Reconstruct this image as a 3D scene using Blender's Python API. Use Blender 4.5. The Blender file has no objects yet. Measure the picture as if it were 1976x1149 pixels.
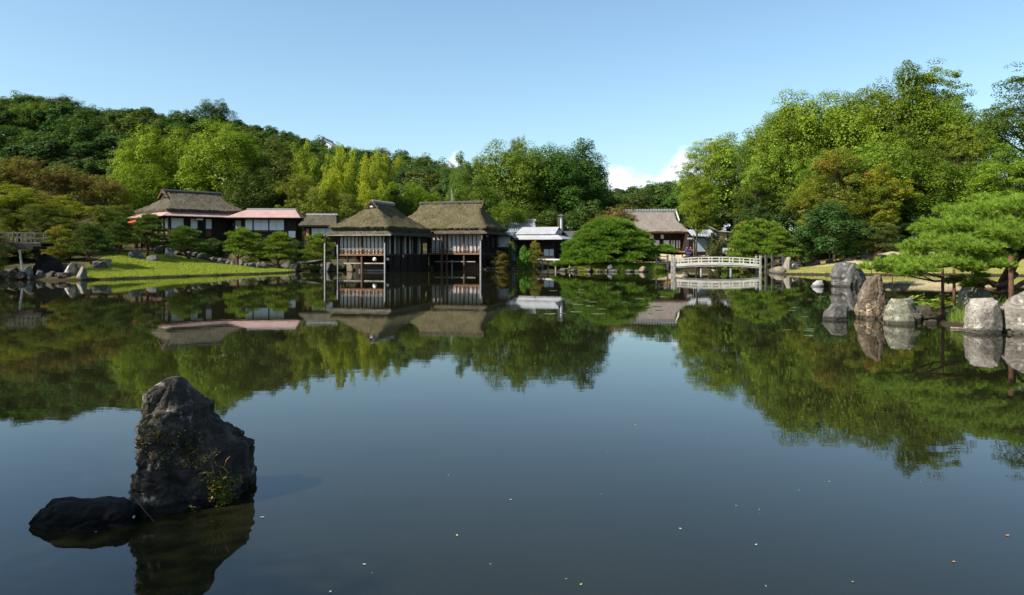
import bpy, bmesh, math, random
import numpy as np
from mathutils import Vector, noise as mnoise

R = math.radians
SC = bpy.context.scene
COL = SC.collection

# ------------------------------------------------------------------ camera
CAMZ = 2.4
cam_data = bpy.data.cameras.new('camera')
cam = bpy.data.objects.new('camera', cam_data)
COL.objects.link(cam)
cam.location = (0, 0, CAMZ)
cam.rotation_euler = (R(90), 0, 0)
cam_data.sensor_width = 36.0
cam_data.lens = 27.0
cam_data.shift_y = -0.0458
cam_data.clip_start = 0.1
cam_data.clip_end = 20000
SC.camera = cam

# ------------------------------------------------------------------ world and sun
SUN_EL = 41.0
SUN_H = (-0.90, -0.44)            # horizontal direction towards the sun
W = bpy.data.worlds.new('World')
SC.world = W
W.use_nodes = True
wn, wl = W.node_tree.nodes, W.node_tree.links
wn.clear()
w_out = wn.new('ShaderNodeOutputWorld')
w_bg = wn.new('ShaderNodeBackground')
w_bg.inputs['Strength'].default_value = 0.101
sky = wn.new('ShaderNodeTexSky')
sky.sky_type = 'NISHITA'
sky.sun_disc = False
sky.sun_elevation = R(SUN_EL)
sky.sun_rotation = math.atan2(SUN_H[0], SUN_H[1])
sky.altitude = 0
sky.air_density = 1.0
sky.dust_density = 1.3
sky.ozone_density = 1.3


def wmath(op, a, b=None, c=None, clamp=False):
    n = wn.new('ShaderNodeMath')
    n.operation = op
    n.use_clamp = clamp
    for i, v in enumerate((a, b, c)):
        if v is None:
            continue
        if isinstance(v, (int, float)):
            n.inputs[i].default_value = v
        else:
            wl.new(v, n.inputs[i])
    return n.outputs[0]


# cumulus low over the horizon, all the way round: bumpy tops in direction space
w_geo = wn.new('ShaderNodeTexCoord')
w_sep = wn.new('ShaderNodeSeparateXYZ')
wl.new(w_geo.outputs['Generated'], w_sep.inputs[0])
az = wmath('ARCTAN2', w_sep.outputs['X'], w_sep.outputs['Y'])      # 0 straight ahead, + to the right
el = wmath('ARCSINE', w_sep.outputs['Z'])
w_comb = wn.new('ShaderNodeCombineXYZ')
wl.new(az, w_comb.inputs[0])
wl.new(wmath('MULTIPLY', el, 1.5), w_comb.inputs[1])
nz = wn.new('ShaderNodeTexNoise')
nz.inputs['Scale'].default_value = 26.0
nz.inputs['Detail'].default_value = 7.0
nz.inputs['Roughness'].default_value = 0.55
wl.new(w_comb.outputs[0], nz.inputs['Vector'])
bump_n = wmath('SUBTRACT', nz.outputs['Fac'], 0.5)


def bank(centre, width, height, base=0.0):
    d_ = wmath('DIVIDE', wmath('SUBTRACT', az, centre), width)
    g = wmath('EXPONENT', wmath('MULTIPLY', wmath('MULTIPLY', d_, d_), -1.0))
    return wmath('MULTIPLY', g, height)


top = bank(0.225, 0.075, 0.128)
for c_, w_, h_ in ((0.140, 0.12, 0.108), (-0.071, 0.038, 0.131), (-0.9, 0.2, 0.10), (1.3, 0.3, 0.12), (2.3, 0.25, 0.11),
                   (-2.0, 0.3, 0.10), (-2.9, 0.2, 0.12), (0.8, 0.10, 0.06)):
    top = wmath('MAXIMUM', top, bank(c_, w_, h_))
top = wmath('ADD', top, wmath('MULTIPLY', bump_n, 0.042))
cover = wmath('DIVIDE', wmath('SUBTRACT', top, el), 0.017, clamp=True)
cover = wmath('MULTIPLY', cover, 0.78)
w_mix = wn.new('ShaderNodeMix')
w_mix.data_type = 'RGBA'
wl.new(cover, w_mix.inputs['Factor'])
w_tint = wn.new('ShaderNodeMix')
w_tint.data_type = 'RGBA'
w_tint.blend_type = 'MULTIPLY'
w_tint.inputs['Factor'].default_value = 1.0
wl.new(sky.outputs[0], w_tint.inputs['A'])
w_tint.inputs['B'].default_value = (0.91, 1.03, 1.02, 1)
wl.new(w_tint.outputs['Result'], w_mix.inputs['A'])
ramp = wn.new('ShaderNodeValToRGB')
ramp.color_ramp.elements[0].position = 0.30
ramp.color_ramp.elements[0].color = (5.9, 6.7, 7.6, 1)
ramp.color_ramp.elements[1].position = 0.68
ramp.color_ramp.elements[1].color = (7.7, 7.9, 8.1, 1)
wl.new(nz.outputs['Fac'], ramp.inputs[0])
wl.new(ramp.outputs[0], w_mix.inputs['B'])
wl.new(w_mix.outputs['Result'], w_bg.inputs['Color'])
wl.new(w_bg.outputs[0], w_out.inputs['Surface'])

sun_d = bpy.data.lights.new('sun', 'SUN')
sun_d.energy = 5.0
sun_d.angle = R(0.53)
sun_d.color = (1.0, 0.94, 0.84)
sun = bpy.data.objects.new('sun', sun_d)
COL.objects.link(sun)
_ce = math.cos(R(SUN_EL))
_n = math.hypot(*SUN_H)
SUN_DIR = Vector((SUN_H[0] / _n * _ce, SUN_H[1] / _n * _ce, math.sin(R(SUN_EL))))
sun.rotation_euler = SUN_DIR.to_track_quat('Z', 'Y').to_euler()
sun.location = (-30, -20, 40)

vs = SC.view_settings
vs.view_transform = 'Standard'
vs.look = 'None'
vs.exposure = 1.0
vs.gamma = 1.0
vs.use_curve_mapping = False
SC.render.engine = 'CYCLES'
SC.cycles.max_bounces = 6
SC.cycles.transparent_max_bounces = 6
SC.cycles.caustics_reflective = False
SC.cycles.caustics_refractive = False

# ------------------------------------------------------------------ helpers
FPX, HOR = 1482.0, 484.0


def WX(px, d):
    return (px - 988.0) / FPX * d


def WZ(py, d):
    return CAMZ + (HOR - py) / FPX * d


def P3(px, py, d):
    return (WX(px, d), d, WZ(py, d))


def WD(py):                       # distance of a point of the water surface
    return CAMZ * FPX / (py - HOR)


def tag(o, label=None, cat=None, group=None, kind=None):
    if label: o['label'] = label
    if cat: o['category'] = cat
    if group: o['group'] = group
    if kind: o['kind'] = kind
    return o


def empty(name, loc, rz=0.0, label=None, cat=None, group=None):
    o = bpy.data.objects.new(name, None)
    COL.objects.link(o)
    o.location = loc
    o.rotation_euler = (0, 0, rz)
    o.empty_display_size = 0.3
    return tag(o, label, cat, group)


def link(name, me, mat=None, parent=None):
    o = bpy.data.objects.new(name, me)
    COL.objects.link(o)
    if mat is not None and len(me.materials) == 0:
        me.materials.append(mat)
    if parent is not None:
        o.parent = parent
    return o


def np_mesh(name, verts, faces, mat=None, smooth=False, tint=None):
    """verts (N,3), faces (M,k) with k = 3 or 4"""
    verts = np.asarray(verts, dtype=np.float32)
    faces = np.asarray(faces, dtype=np.int32)
    me = bpy.data.meshes.new(name)
    m, k = faces.shape
    me.vertices.add(len(verts))
    me.vertices.foreach_set('co', verts.ravel())
    me.loops.add(m * k)
    me.loops.foreach_set('vertex_index', faces.ravel())
    me.polygons.add(m)
    me.polygons.foreach_set('loop_start', np.arange(0, m * k, k, dtype=np.int32))
    if smooth:
        me.polygons.foreach_set('use_smooth', np.ones(m, dtype=bool))
    if tint is not None:
        a = me.attributes.new('tint', 'FLOAT', 'FACE')
        a.data.foreach_set('value', np.asarray(tint, dtype=np.float32))
    me.update(calc_edges=True)
    if mat is not None:
        me.materials.append(mat)
    return me


class MB:
    """collects simple solids and links them as one mesh"""
    def __init__(self):
        self.v, self.f = [], []

    def add(self, vs_, fs_):
        b = len(self.v)
        self.v += [tuple(p) for p in vs_]
        self.f += [tuple(i + b for i in f) for f in fs_]
        return self

    def box(self, x0, x1, y0, y1, z0, z1):
        return self.add([(x0, y0, z0), (x1, y0, z0), (x1, y1, z0), (x0, y1, z0),
                         (x0, y0, z1), (x1, y0, z1), (x1, y1, z1), (x0, y1, z1)],
                        [(0, 3, 2, 1), (4, 5, 6, 7), (0, 1, 5, 4), (1, 2, 6, 5), (2, 3, 7, 6), (3, 0, 4, 7)])

    def slab(self, q, t):
        """quad (4 points, counter-clockwise from above) thickened downwards by t"""
        lo = [(p[0], p[1], p[2] - t) for p in q]
        return self.add(list(q) + lo, [(0, 1, 2, 3), (7, 6, 5, 4), (0, 4, 5, 1), (1, 5, 6, 2), (2, 6, 7, 3), (3, 7, 4, 0)])

    def bar(self, a, b, w, h):
        a, b = Vector(a), Vector(b)
        d = (b - a).normalized()
        s = d.cross(Vector((0, 0, 1)))
        s = s.normalized() if s.length > 1e-3 else Vector((1, 0, 0))
        u = s.cross(d)
        s, u = s * w / 2, u * h / 2
        q = [a - s - u, a + s - u, a + s + u, a - s + u, b - s - u, b + s - u, b + s + u, b - s + u]
        return self.add(q, [(0, 1, 2, 3), (7, 6, 5, 4), (0, 4, 5, 1), (1, 5, 6, 2), (2, 6, 7, 3), (3, 7, 4, 0)])

    def tube(self, pts, radii, n=7, cap=True):
        pts = [Vector(p) for p in pts]
        b = len(self.v)
        for i, p in enumerate(pts):
            d = (pts[min(i + 1, len(pts) - 1)] - pts[max(i - 1, 0)]).normalized()
            s = d.cross(Vector((0.13, 0.31, 0.94)))
            if s.length < 1e-3:
                s = Vector((1, 0, 0))
            s.normalize()
            u = s.cross(d)
            for k in range(n):
                a = 2 * math.pi * k / n
                self.v.append(tuple(p + (s * math.cos(a) + u * math.sin(a)) * radii[i]))
        for i in range(len(pts) - 1):
            for k in range(n):
                k2 = (k + 1) % n
                self.f.append((b + i * n + k, b + i * n + k2, b + (i + 1) * n + k2, b + (i + 1) * n + k))
        if cap:
            self.f.append(tuple(b + k for k in reversed(range(n))))
            self.f.append(tuple(b + (len(pts) - 1) * n + k for k in range(n)))
        return self

    def mesh(self, name, mat=None, smooth=False):
        me = bpy.data.meshes.new(name)
        me.from_pydata(self.v, [], self.f)
        if smooth:
            me.polygons.foreach_set('use_smooth', [True] * len(me.polygons))
        if mat is not None:
            me.materials.append(mat)
        me.update()
        return me

    def build(self, name, mat=None, parent=None, smooth=False):
        return link(name, self.mesh(name, mat, smooth), None, parent)


# ------------------------------------------------------------------ materials
class NT:
    def __init__(self, name):
        self.m = bpy.data.materials.new(name)
        self.m.use_nodes = True
        self.n, self.l = self.m.node_tree.nodes, self.m.node_tree.links
        self.n.clear()
        self.out = self.n.new('ShaderNodeOutputMaterial')

    def node(self, t, **kw):
        nd = self.n.new(t)
        for k, v in kw.items():
            setattr(nd, k, v)
        return nd

    def put(self, sock, v):
        if isinstance(v, bpy.types.NodeSocket):
            self.l.new(v, sock)
        else:
            if isinstance(v, tuple) and len(v) == 3 and len(sock.default_value) == 4:
                v = v + (1,)
            sock.default_value = v

    def coord(self, kind='Object', scale=(1, 1, 1)):
        tc = self.node('ShaderNodeTexCoord')
        mp = self.node('ShaderNodeMapping')
        self.l.new(tc.outputs[kind], mp.inputs[0])
        mp.inputs['Scale'].default_value = scale
        return mp.outputs[0]

    def noise(self, vec, scale, detail=4, rough=0.55):
        nd = self.node('ShaderNodeTexNoise')
        self.l.new(vec, nd.inputs['Vector'])
        nd.inputs['Scale'].default_value = scale
        nd.inputs['Detail'].default_value = detail
        nd.inputs['Roughness'].default_value = rough
        return nd.outputs['Fac']

    def ramp(self, fac, stops):
        nd = self.node('ShaderNodeValToRGB')
        cr = nd.color_ramp
        while len(cr.elements) < len(stops):
            cr.elements.new(0.5)
        for e, (p, c) in zip(cr.elements, stops):
            e.position = p
            e.color = c + (1,) if len(c) == 3 else c
        self.put(nd.inputs[0], fac)
        return nd.outputs[0]

    def mix(self, fac, a, b, mode='MIX'):
        nd = self.node('ShaderNodeMix', data_type='RGBA', blend_type=mode)
        self.put(nd.inputs['Factor'], fac)
        self.put(nd.inputs['A'], a)
        self.put(nd.inputs['B'], b)
        return nd.outputs['Result']

    def math(self, op, a, b=0.0, clamp=False):
        nd = self.node('ShaderNodeMath', operation=op, use_clamp=clamp)
        self.put(nd.inputs[0], a)
        self.put(nd.inputs[1], b)
        return nd.outputs[0]

    def bump(self, h, strength, dist=0.02):
        nd = self.node('ShaderNodeBump')
        nd.inputs['Strength'].default_value = strength
        nd.inputs['Distance'].default_value = dist
        self.put(nd.inputs['Height'], h)
        return nd.outputs[0]

    def principled(self, col, rough=0.8, normal=None, spec=0.3, metal=0.0):
        b = self.node('ShaderNodeBsdfPrincipled')
        self.put(b.inputs['Base Color'], col)
        self.put(b.inputs['Roughness'], rough)
        b.inputs['Specular IOR Level'].default_value = spec
        b.inputs['Metallic'].default_value = metal
        if normal is not None:
            self.put(b.inputs['Normal'], normal)
        self.l.new(b.outputs[0], self.out.inputs['Surface'])
        return b


def simple_mat(name, c1, c2, scale=3.0, rough=0.8, bump=0.3, stretch=(1, 1, 1), spec=0.25, bscale=None, bdist=0.02):
    t = NT(name)
    co = t.coord('Object', stretch)
    n1 = t.noise(co, scale, 6, 0.6)
    col = t.ramp(n1, [(0.3, c1), (0.7, c2)])
    nb = t.noise(co, bscale or scale * 4, 5, 0.65)
    t.principled(col, rough, t.bump(nb, bump, bdist), spec)
    return t.m


def leaf_material(name, stops=None, trans=0.30, gloss=0.012, var=0.38):
    """leaf colour = object colour varied per leaf, or a ramp of leaf colours driven by the leaf's own tint"""
    t = NT(name)
    at = t.node('ShaderNodeAttribute', attribute_name='tint', attribute_type='GEOMETRY')
    tint = at.outputs['Fac']
    if stops:
        col = t.ramp(tint, stops)
    else:
        oi = t.node('ShaderNodeObjectInfo')
        hsv = t.node('ShaderNodeHueSaturation')
        t.put(hsv.inputs['Hue'], t.math('MULTIPLY_ADD', tint, -0.03))
        hsv.inputs['Hue'].links[0].from_node.inputs[2].default_value = 0.515
        v_ = t.node('ShaderNodeMath', operation='MULTIPLY_ADD')
        t.put(v_.inputs[0], tint)
        v_.inputs[1].default_value = var * 2
        v_.inputs[2].default_value = 1 - var
        t.put(hsv.inputs['Value'], v_.outputs[0])
        t.put(hsv.inputs['Color'], oi.outputs['Color'])
        col = hsv.outputs[0]
    df = t.node('ShaderNodeBsdfDiffuse')
    t.put(df.inputs[0], col)
    tr = t.node('ShaderNodeBsdfTranslucent')
    t.put(tr.inputs[0], t.mix(1.0, col, (1.25, 1.2, 0.6), 'MULTIPLY'))
    m1 = t.node('ShaderNodeMixShader')
    m1.inputs[0].default_value = trans
    t.l.new(df.outputs[0], m1.inputs[1])
    t.l.new(tr.outputs[0], m1.inputs[2])
    gl = t.node('ShaderNodeBsdfGlossy')
    gl.inputs['Roughness'].default_value = 0.5
    gl.inputs[0].default_value = (0.8, 0.85, 0.8, 1)
    m2 = t.node('ShaderNodeMixShader')
    m2.inputs[0].default_value = gloss
    t.l.new(m1.outputs[0], m2.inputs[1])
    t.l.new(gl.outputs[0], m2.inputs[2])
    t.l.new(m2.outputs[0], t.out.inputs['Surface'])
    return t.m


M = {}
M['leaf'] = leaf_material('leaf')
M['needle'] = leaf_material('needle', trans=0.30, gloss=0.012)
M['maple_turning'] = leaf_material('maple_turning', [(0.0, (0.09, 0.13, 0.015)), (0.45, (0.14, 0.17, 0.018)),
                                                     (0.68, (0.22, 0.17, 0.022)), (0.86, (0.32, 0.14, 0.03)), (1.0, (0.36, 0.08, 0.04))])
M['maple_brown'] = leaf_material('maple_brown', [(0.0, (0.085, 0.11, 0.018)), (0.45, (0.14, 0.13, 0.026)),
                                                 (0.7, (0.20, 0.125, 0.035)), (1.0, (0.29, 0.12, 0.045))])
M['maple_yellow'] = leaf_material('maple_yellow', [(0.0, (0.075, 0.12, 0.012)), (0.45, (0.15, 0.19, 0.016)),
                                                   (0.8, (0.30, 0.27, 0.022)), (1.0, (0.34, 0.24, 0.03))])
M['bamboo_leaf'] = leaf_material('bamboo_leaf', [(0.0, (0.08, 0.135, 0.012)), (0.5, (0.17, 0.24, 0.014)),
                                                 (0.85, (0.33, 0.35, 0.02)), (1.0, (0.40, 0.36, 0.03))], trans=0.45)
M['bark'] = simple_mat('bark', (0.022, 0.016, 0.012), (0.075, 0.058, 0.045), 6, 0.9, 0.7, (1, 1, 0.25), 0.1)
M['pine_bark'] = simple_mat('pine_bark', (0.035, 0.018, 0.012), (0.12, 0.06, 0.04), 7, 0.9, 0.9, (1, 1, 0.4), 0.1)
M['pale_bark'] = simple_mat('pale_bark', (0.10, 0.085, 0.065), (0.25, 0.22, 0.18), 6, 0.9, 0.6, (1, 1, 0.3), 0.1)
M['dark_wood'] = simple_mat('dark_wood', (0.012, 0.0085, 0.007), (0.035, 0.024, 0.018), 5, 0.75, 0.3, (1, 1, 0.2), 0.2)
M['brown_wood'] = simple_mat('brown_wood', (0.06, 0.032, 0.02), (0.14, 0.075, 0.045), 5, 0.75, 0.3, (0.3, 0.3, 1), 0.2)
M['red_wood'] = simple_mat('red_wood', (0.12, 0.05, 0.022), (0.25, 0.12, 0.055), 5, 0.75, 0.3, (0.3, 0.3, 1), 0.2)
M['grey_wood'] = simple_mat('grey_wood', (0.17, 0.16, 0.14), (0.38, 0.36, 0.32), 4, 0.85, 0.4, (0.3, 1, 1), 0.15)
M['pale_wood'] = simple_mat('pale_wood', (0.36, 0.33, 0.27), (0.62, 0.59, 0.52), 4, 0.85, 0.4, (0.25, 1, 1), 0.15)
M['weathered'] = simple_mat('weathered', (0.04, 0.038, 0.034), (0.11, 0.104, 0.092), 4, 0.85, 0.4, (0.3, 1, 1), 0.15)
M['white_post'] = simple_mat('white_post', (0.16, 0.16, 0.155), (0.36, 0.36, 0.35), 5, 0.7, 0.2)
M['paper'] = simple_mat('paper', (0.58, 0.60, 0.62), (0.68, 0.70, 0.72), 1.5, 0.85, 0.05)
M['curtain'] = simple_mat('curtain', (0.50, 0.45, 0.40), (0.62, 0.56, 0.50), 2, 0.95, 0.1)
M['plaster'] = simple_mat('plaster', (0.55, 0.56, 0.56), (0.72, 0.72, 0.71), 1.2, 0.9, 0.1)
M['ochre_plaster'] = simple_mat('ochre_plaster', (0.28, 0.22, 0.14), (0.40, 0.32, 0.21), 1.2, 0.9, 0.15)
M['grey_tile'] = simple_mat('grey_tile', (0.20, 0.21, 0.225), (0.36, 0.375, 0.39), 5, 0.5, 0.25, spec=0.4)
M['white_metal'] = simple_mat('white_metal', (0.25, 0.25, 0.255), (0.36, 0.36, 0.365), 1.5, 0.45, 0.05, spec=0.4)
M['dark_shingle'] = simple_mat('dark_shingle', (0.035, 0.033, 0.033), (0.085, 0.08, 0.078), 5, 0.9, 0.4)
M['brown_shingle'] = simple_mat('brown_shingle', (0.12, 0.10, 0.088), (0.20, 0.172, 0.152), 3, 0.9, 0.5, (1, 1, 3), 0.1)
M['pink_metal'] = simple_mat('pink_metal', (0.27, 0.17, 0.15), (0.36, 0.24, 0.215), 1.3, 0.75, 0.15, spec=0.2)
M['red_felt'] = simple_mat('red_felt', (0.50, 0.04, 0.022), (0.62, 0.07, 0.04), 3, 0.95, 0.1)
M['globe'] = simple_mat('globe', (0.70, 0.69, 0.66), (0.78, 0.77, 0.74), 2, 0.6, 0.05)
M['cloth_blue'] = simple_mat('cloth_blue', (0.035, 0.055, 0.18), (0.055, 0.085, 0.25), 3, 0.9, 0.1)
M['cloth_red'] = simple_mat('cloth_red', (0.16, 0.04, 0.05), (0.22, 0.06, 0.07), 3, 0.9, 0.1)
M['cloth_dark'] = simple_mat('cloth_dark', (0.02, 0.02, 0.03), (0.04, 0.04, 0.05), 3, 0.9, 0.1)
M['skin'] = simple_mat('skin', (0.42, 0.25, 0.17), (0.48, 0.30, 0.21), 3, 0.6, 0.02)
M['hair'] = simple_mat('hair', (0.01, 0.008, 0.007), (0.02, 0.016, 0.013), 9, 0.6, 0.2)
M['sheet'] = simple_mat('sheet', (0.36, 0.45, 0.50), (0.46, 0.54, 0.58), 1.5, 0.6, 0.3, bscale=3)
M['orange_wood'] = simple_mat('orange_wood', (0.36, 0.15, 0.05), (0.48, 0.23, 0.09), 4, 0.8, 0.2)
M['gold_cloth'] = simple_mat('gold_cloth', (0.55, 0.30, 0.05), (0.68, 0.42, 0.09), 3, 0.8, 0.1)


def thatch_material(name, c1, c2, moss, moss_amt):
    t = NT(name)
    co = t.coord('Object')
    n1 = t.noise(co, 0.7, 6, 0.65)
    col = t.ramp(n1, [(0.3, c1), (0.7, c2)])
    fine = t.noise(t.coord('Object', (1, 1, 0.6)), 4.2, 6, 0.72)
    col = t.mix(t.ramp(fine, [(0.36, (0.8,) * 3), (0.56, (0, 0, 0))]), col, tuple(c * 0.4 for c in c1))
    mn = t.noise(co, 1.5, 7, 0.75)
    mf = t.ramp(mn, [(0.62 - moss_amt, (0, 0, 0)), (0.74 - moss_amt * 0.7, (0.85,) * 3)])
    col = t.mix(mf, col, moss)
    h = t.math('ADD', fine, t.math('MULTIPLY', mn, 0.9))
    t.principled(col, 0.95, t.bump(h, 1.0, 0.30), 0.05)
    return t.m


M['thatch'] = thatch_material('thatch', (0.092, 0.077, 0.044), (0.178, 0.148, 0.084), (0.085, 0.092, 0.026), 0.10)
M['thatch_grey'] = thatch_material('thatch_grey', (0.08, 0.07, 0.05), (0.155, 0.136, 0.098), (0.085, 0.09, 0.038), 0.06)


def rock_material(name, c1, c2, c3, lichen=None, moss=None, scale=2.2, moss_pos=0.6, wet=0.10):
    t = NT(name)
    co = t.coord('Object')
    n1 = t.noise(co, scale, 9, 0.68)
    col = t.ramp(n1, [(0.32, c1), (0.5, c2), (0.68, c3)])
    n2 = t.noise(co, scale * 4.3, 6, 0.7)
    col = t.mix(t.ramp(n2, [(0.30, (0.7,) * 3), (0.52, (0, 0, 0))]), col, tuple(c * 0.35 for c in c1))
    if lichen:
        n3 = t.noise(co, scale * 1.7, 7, 0.75)
        col = t.mix(t.ramp(n3, [(0.56, (0, 0, 0)), (0.62, (0.8,) * 3)]), col, lichen)
    if moss:
        n4 = t.noise(co, scale * 0.9, 8, 0.72)
        col = t.mix(t.ramp(n4, [(moss_pos, (0, 0, 0)), (moss_pos + 0.06, (0.9,) * 3)]), col, moss)
    n5 = t.noise(t.coord('Object', (1, 1, 0.55)), scale * 0.55, 5, 0.6)
    col = t.mix(t.ramp(n5, [(0.54, (0, 0, 0)), (0.66, (0.7,) * 3)]), col, (c1[0] * 0.8, c1[1] * 0.7, c1[2] * 0.6))   # brown weather stains
    geo = t.node('ShaderNodeNewGeometry')
    sep = t.node('ShaderNodeSeparateXYZ')
    t.l.new(geo.outputs['Position'], sep.inputs[0])
    zz = t.math('ADD', sep.outputs['Z'], t.math('MULTIPLY', n2, -0.06))
    wf = t.ramp(t.math('DIVIDE', zz, wet * 2), [(0.3, (0.75,) * 3), (0.55, (0, 0, 0))])   # tide stain along the waterline
    col = t.mix(wf, col, tuple(c * 0.3 for c in c1))
    h = t.math('ADD', t.math('MULTIPLY', n1, 1.2), n2)
    t.principled(col, 0.85, t.bump(h, 0.9, 0.05 * 2.2 / scale), 0.2)
    return t.m


M['rock_dark'] = rock_material('rock_dark', (0.016, 0.012, 0.010), (0.052, 0.041, 0.033), (0.15, 0.118, 0.09),
                               (0.29, 0.26, 0.205), (0.040, 0.042, 0.010), 2.4, 0.56, 0.08)  # lightest tone and lichen raised to stand for tan sunlit patches
M['rock_wet'] = rock_material('rock_wet', (0.004, 0.0038, 0.004), (0.010, 0.009, 0.009), (0.022, 0.020, 0.020), None, None, 3.0)
M['rock_brown'] = rock_material('rock_brown', (0.06, 0.042, 0.030), (0.105, 0.077, 0.055), (0.15, 0.115, 0.085), (0.22, 0.185, 0.14), None, 2.0)
M['rock_tan'] = rock_material('rock_tan', (0.09, 0.066, 0.042), (0.20, 0.15, 0.095), (0.31, 0.245, 0.165), (0.36, 0.30, 0.23), None, 2.6)
M['rock_pale'] = rock_material('rock_pale', (0.10, 0.086, 0.068), (0.20, 0.178, 0.148), (0.32, 0.295, 0.255), (0.42, 0.40, 0.36), (0.16, 0.13, 0.035), 2.4, 0.60)
M['rock_green'] = rock_material('rock_green', (0.09, 0.085, 0.055), (0.18, 0.172, 0.125), (0.29, 0.285, 0.235), (0.40, 0.41, 0.36), (0.17, 0.15, 0.05), 3.0, 0.56)
M['rock_grey'] = rock_material('rock_grey', (0.045, 0.043, 0.038), (0.095, 0.09, 0.082), (0.165, 0.16, 0.148), (0.26, 0.25, 0.235), None, 1.5)
M['rock_white'] = rock_material('rock_white', (0.16, 0.155, 0.145), (0.34, 0.33, 0.315), (0.56, 0.55, 0.53), None, None, 3.0)
M['rock_shore'] = rock_material('rock_shore', (0.040, 0.037, 0.029), (0.095, 0.088, 0.072), (0.19, 0.18, 0.152), (0.27, 0.26, 0.235), (0.07, 0.075, 0.02), 1.8, 0.58)

# ------------------------------------------------------------------ ground and water
POND = [(-54, 48), (-48, 58), (-43.5, 62.4), (-39.8, 63.0), (-35.8, 61.6), (-34.2, 62.6), (-32.4, 65.9), (-30.5, 69.7),
        (-27.5, 75.7), (-24.6, 80.8), (-23.9, 84.5), (-24.6, 91.5), (-22.6, 92.5), (-21.2, 90.6), (-18.0, 93.5), (-15.2, 95.5),
        (-10.7, 101.5), (-7.9, 102.5), (-3.6, 98.8), (0.8, 100.4), (3.4, 103.5), (4.6, 112), (8.3, 112.5), (15.4, 109.5),
        (21.6, 106.5), (26.5, 108.5), (31.0, 107), (30.4, 97), (29.4, 89.5), (28.4, 83.2), (27.6, 78.0), (31.3, 75.9), (36.3, 75.7),
        (41.5, 75.7), (45.5, 74.6), (49, 73), (58, 62), (65, 42), (61, 22), (46, 7), (25, 0.6), (10, 1.6), (0, 2.0),
        (-6, 1.7), (-12, 2.6), (-22, 8), (-36, 20), (-50, 36)]
ISLE_PINE = [(5.4, 89.6), (7.8, 87.2), (12, 86.4), (16.5, 86.6), (18.2, 88.6), (17.8, 92), (14, 97), (8.5, 98), (5.6, 94)]
ISLE_RIGHT = [(13.75, 22.9), (13.6, 24.2), (14.4, 26), (15.0, 28.5), (18, 31.5), (24, 32.5), (30, 28.5), (29, 22), (22, 20), (16.5, 20.8)]


def sdf(poly, x, y):
    """signed distance, positive inside"""
    x = np.asarray(x, float); y = np.asarray(y, float)
    best = np.full(x.shape, 1e18)
    inside = np.zeros(x.shape, bool)
    n = len(poly)
    for i in range(n):
        ax, ay = poly[i]; bx, by = poly[(i + 1) % n]
        dx, dy = bx - ax, by - ay
        t = np.clip(((x - ax) * dx + (y - ay) * dy) / (dx * dx + dy * dy), 0, 1)
        best = np.minimum(best, (x - ax - t * dx) ** 2 + (y - ay - t * dy) ** 2)
        if ay != by:
            c = ((ay > y) != (by > y)) & (x < (bx - ax) * (y - ay) / (by - ay) + ax)
            inside ^= c
    return np.where(inside, 1, -1) * np.sqrt(best)


def sstep(a, b, v):
    t = np.clip((v - a) / (b - a), 0, 1)
    return t * t * (3 - 2 * t)


def ground_z(x, y):
    x = np.asarray(x, float); y = np.asarray(y, float)
    wob = 0.22 * np.sin(x * 1.31 + 0.7 * y) + 0.16 * np.sin(y * 1.9 - x * 0.6) + 0.1 * np.sin(x * 3.7)
    s = -sdf(POND, x, y) + wob * 0.7
    Pl = np.interp(x, [-60, -38, -33, -26, -22, 5, 25, 33, 60], [2.8, 2.35, 1.85, 1.35, 1.35, 1.35, 2.0, 2.7, 2.9])
    Pl = np.where(y < 40, 1.2 + 0 * x, Pl)
    wid = np.where(y < 40, 6.0, np.where(y > 97, 8.0, np.interp(x, [-40, -30, 25, 30], [20, 22, 22, 21])))
    z = np.where(s > 0, 0.05 + np.clip(s, 0, 0.35) * 0.5 + (Pl - 0.2) * (0.35 * np.clip(s / wid, 0, 1) + 0.65 * sstep(0, 1, s / wid)), np.maximum(s * 0.9, -1.2))
    # wooded castle hill behind, crest about 220 m away
    d = y
    px = 988 + FPX * x / np.maximum(y, 20)
    crest = np.interp(px, [-900, -200, 60, 170, 240, 340, 430, 520, 600, 700, 800, 870, 930, 1010, 1150, 1300, 1600, 2300],
                      [40, 38, 34.5, 32.5, 31, 31, 29, 25, 20.5, 17.5, 17.5, 15, 13.0, 11, 9.5, 9.5, 5, 3])
    t = sstep(112, 222, d)
    z = z + np.where((y > 60) & (s > 0), np.maximum(crest - 3, 0) * t, 0)
    z = z + np.where(s > 3, 0.12 * np.sin(x * 0.55) * np.sin(y * 0.47), 0)
    for isl, hgt, wd in ((ISLE_PINE, 0.75, 4.0), (ISLE_RIGHT, 0.55, 2.2)):
        si = sdf(isl, x, y) + wob * 0.35
        z = np.maximum(z, np.where(si > -1.2, np.where(si > 0, 0.03 + hgt * sstep(0, wd, si) + np.clip(si, 0, .3) * .4, si * 0.9), -9))
    return z


def gz(x, y):
    return float(ground_z(np.array([x]), np.array([y]))[0])


def axis(fine0, fine1, step, far):
    a = list(np.arange(fine0, fine1 + 1e-6, step))
    g = step
    hi, lo = [], []
    v = fine1
    while v < far:
        g *= 1.22; v += g; hi.append(v)
    g = step; v = fine0
    while v > -far:
        g *= 1.22; v -= g; lo.append(v)
    return np.array(lo[::-1] + a + hi)


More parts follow.
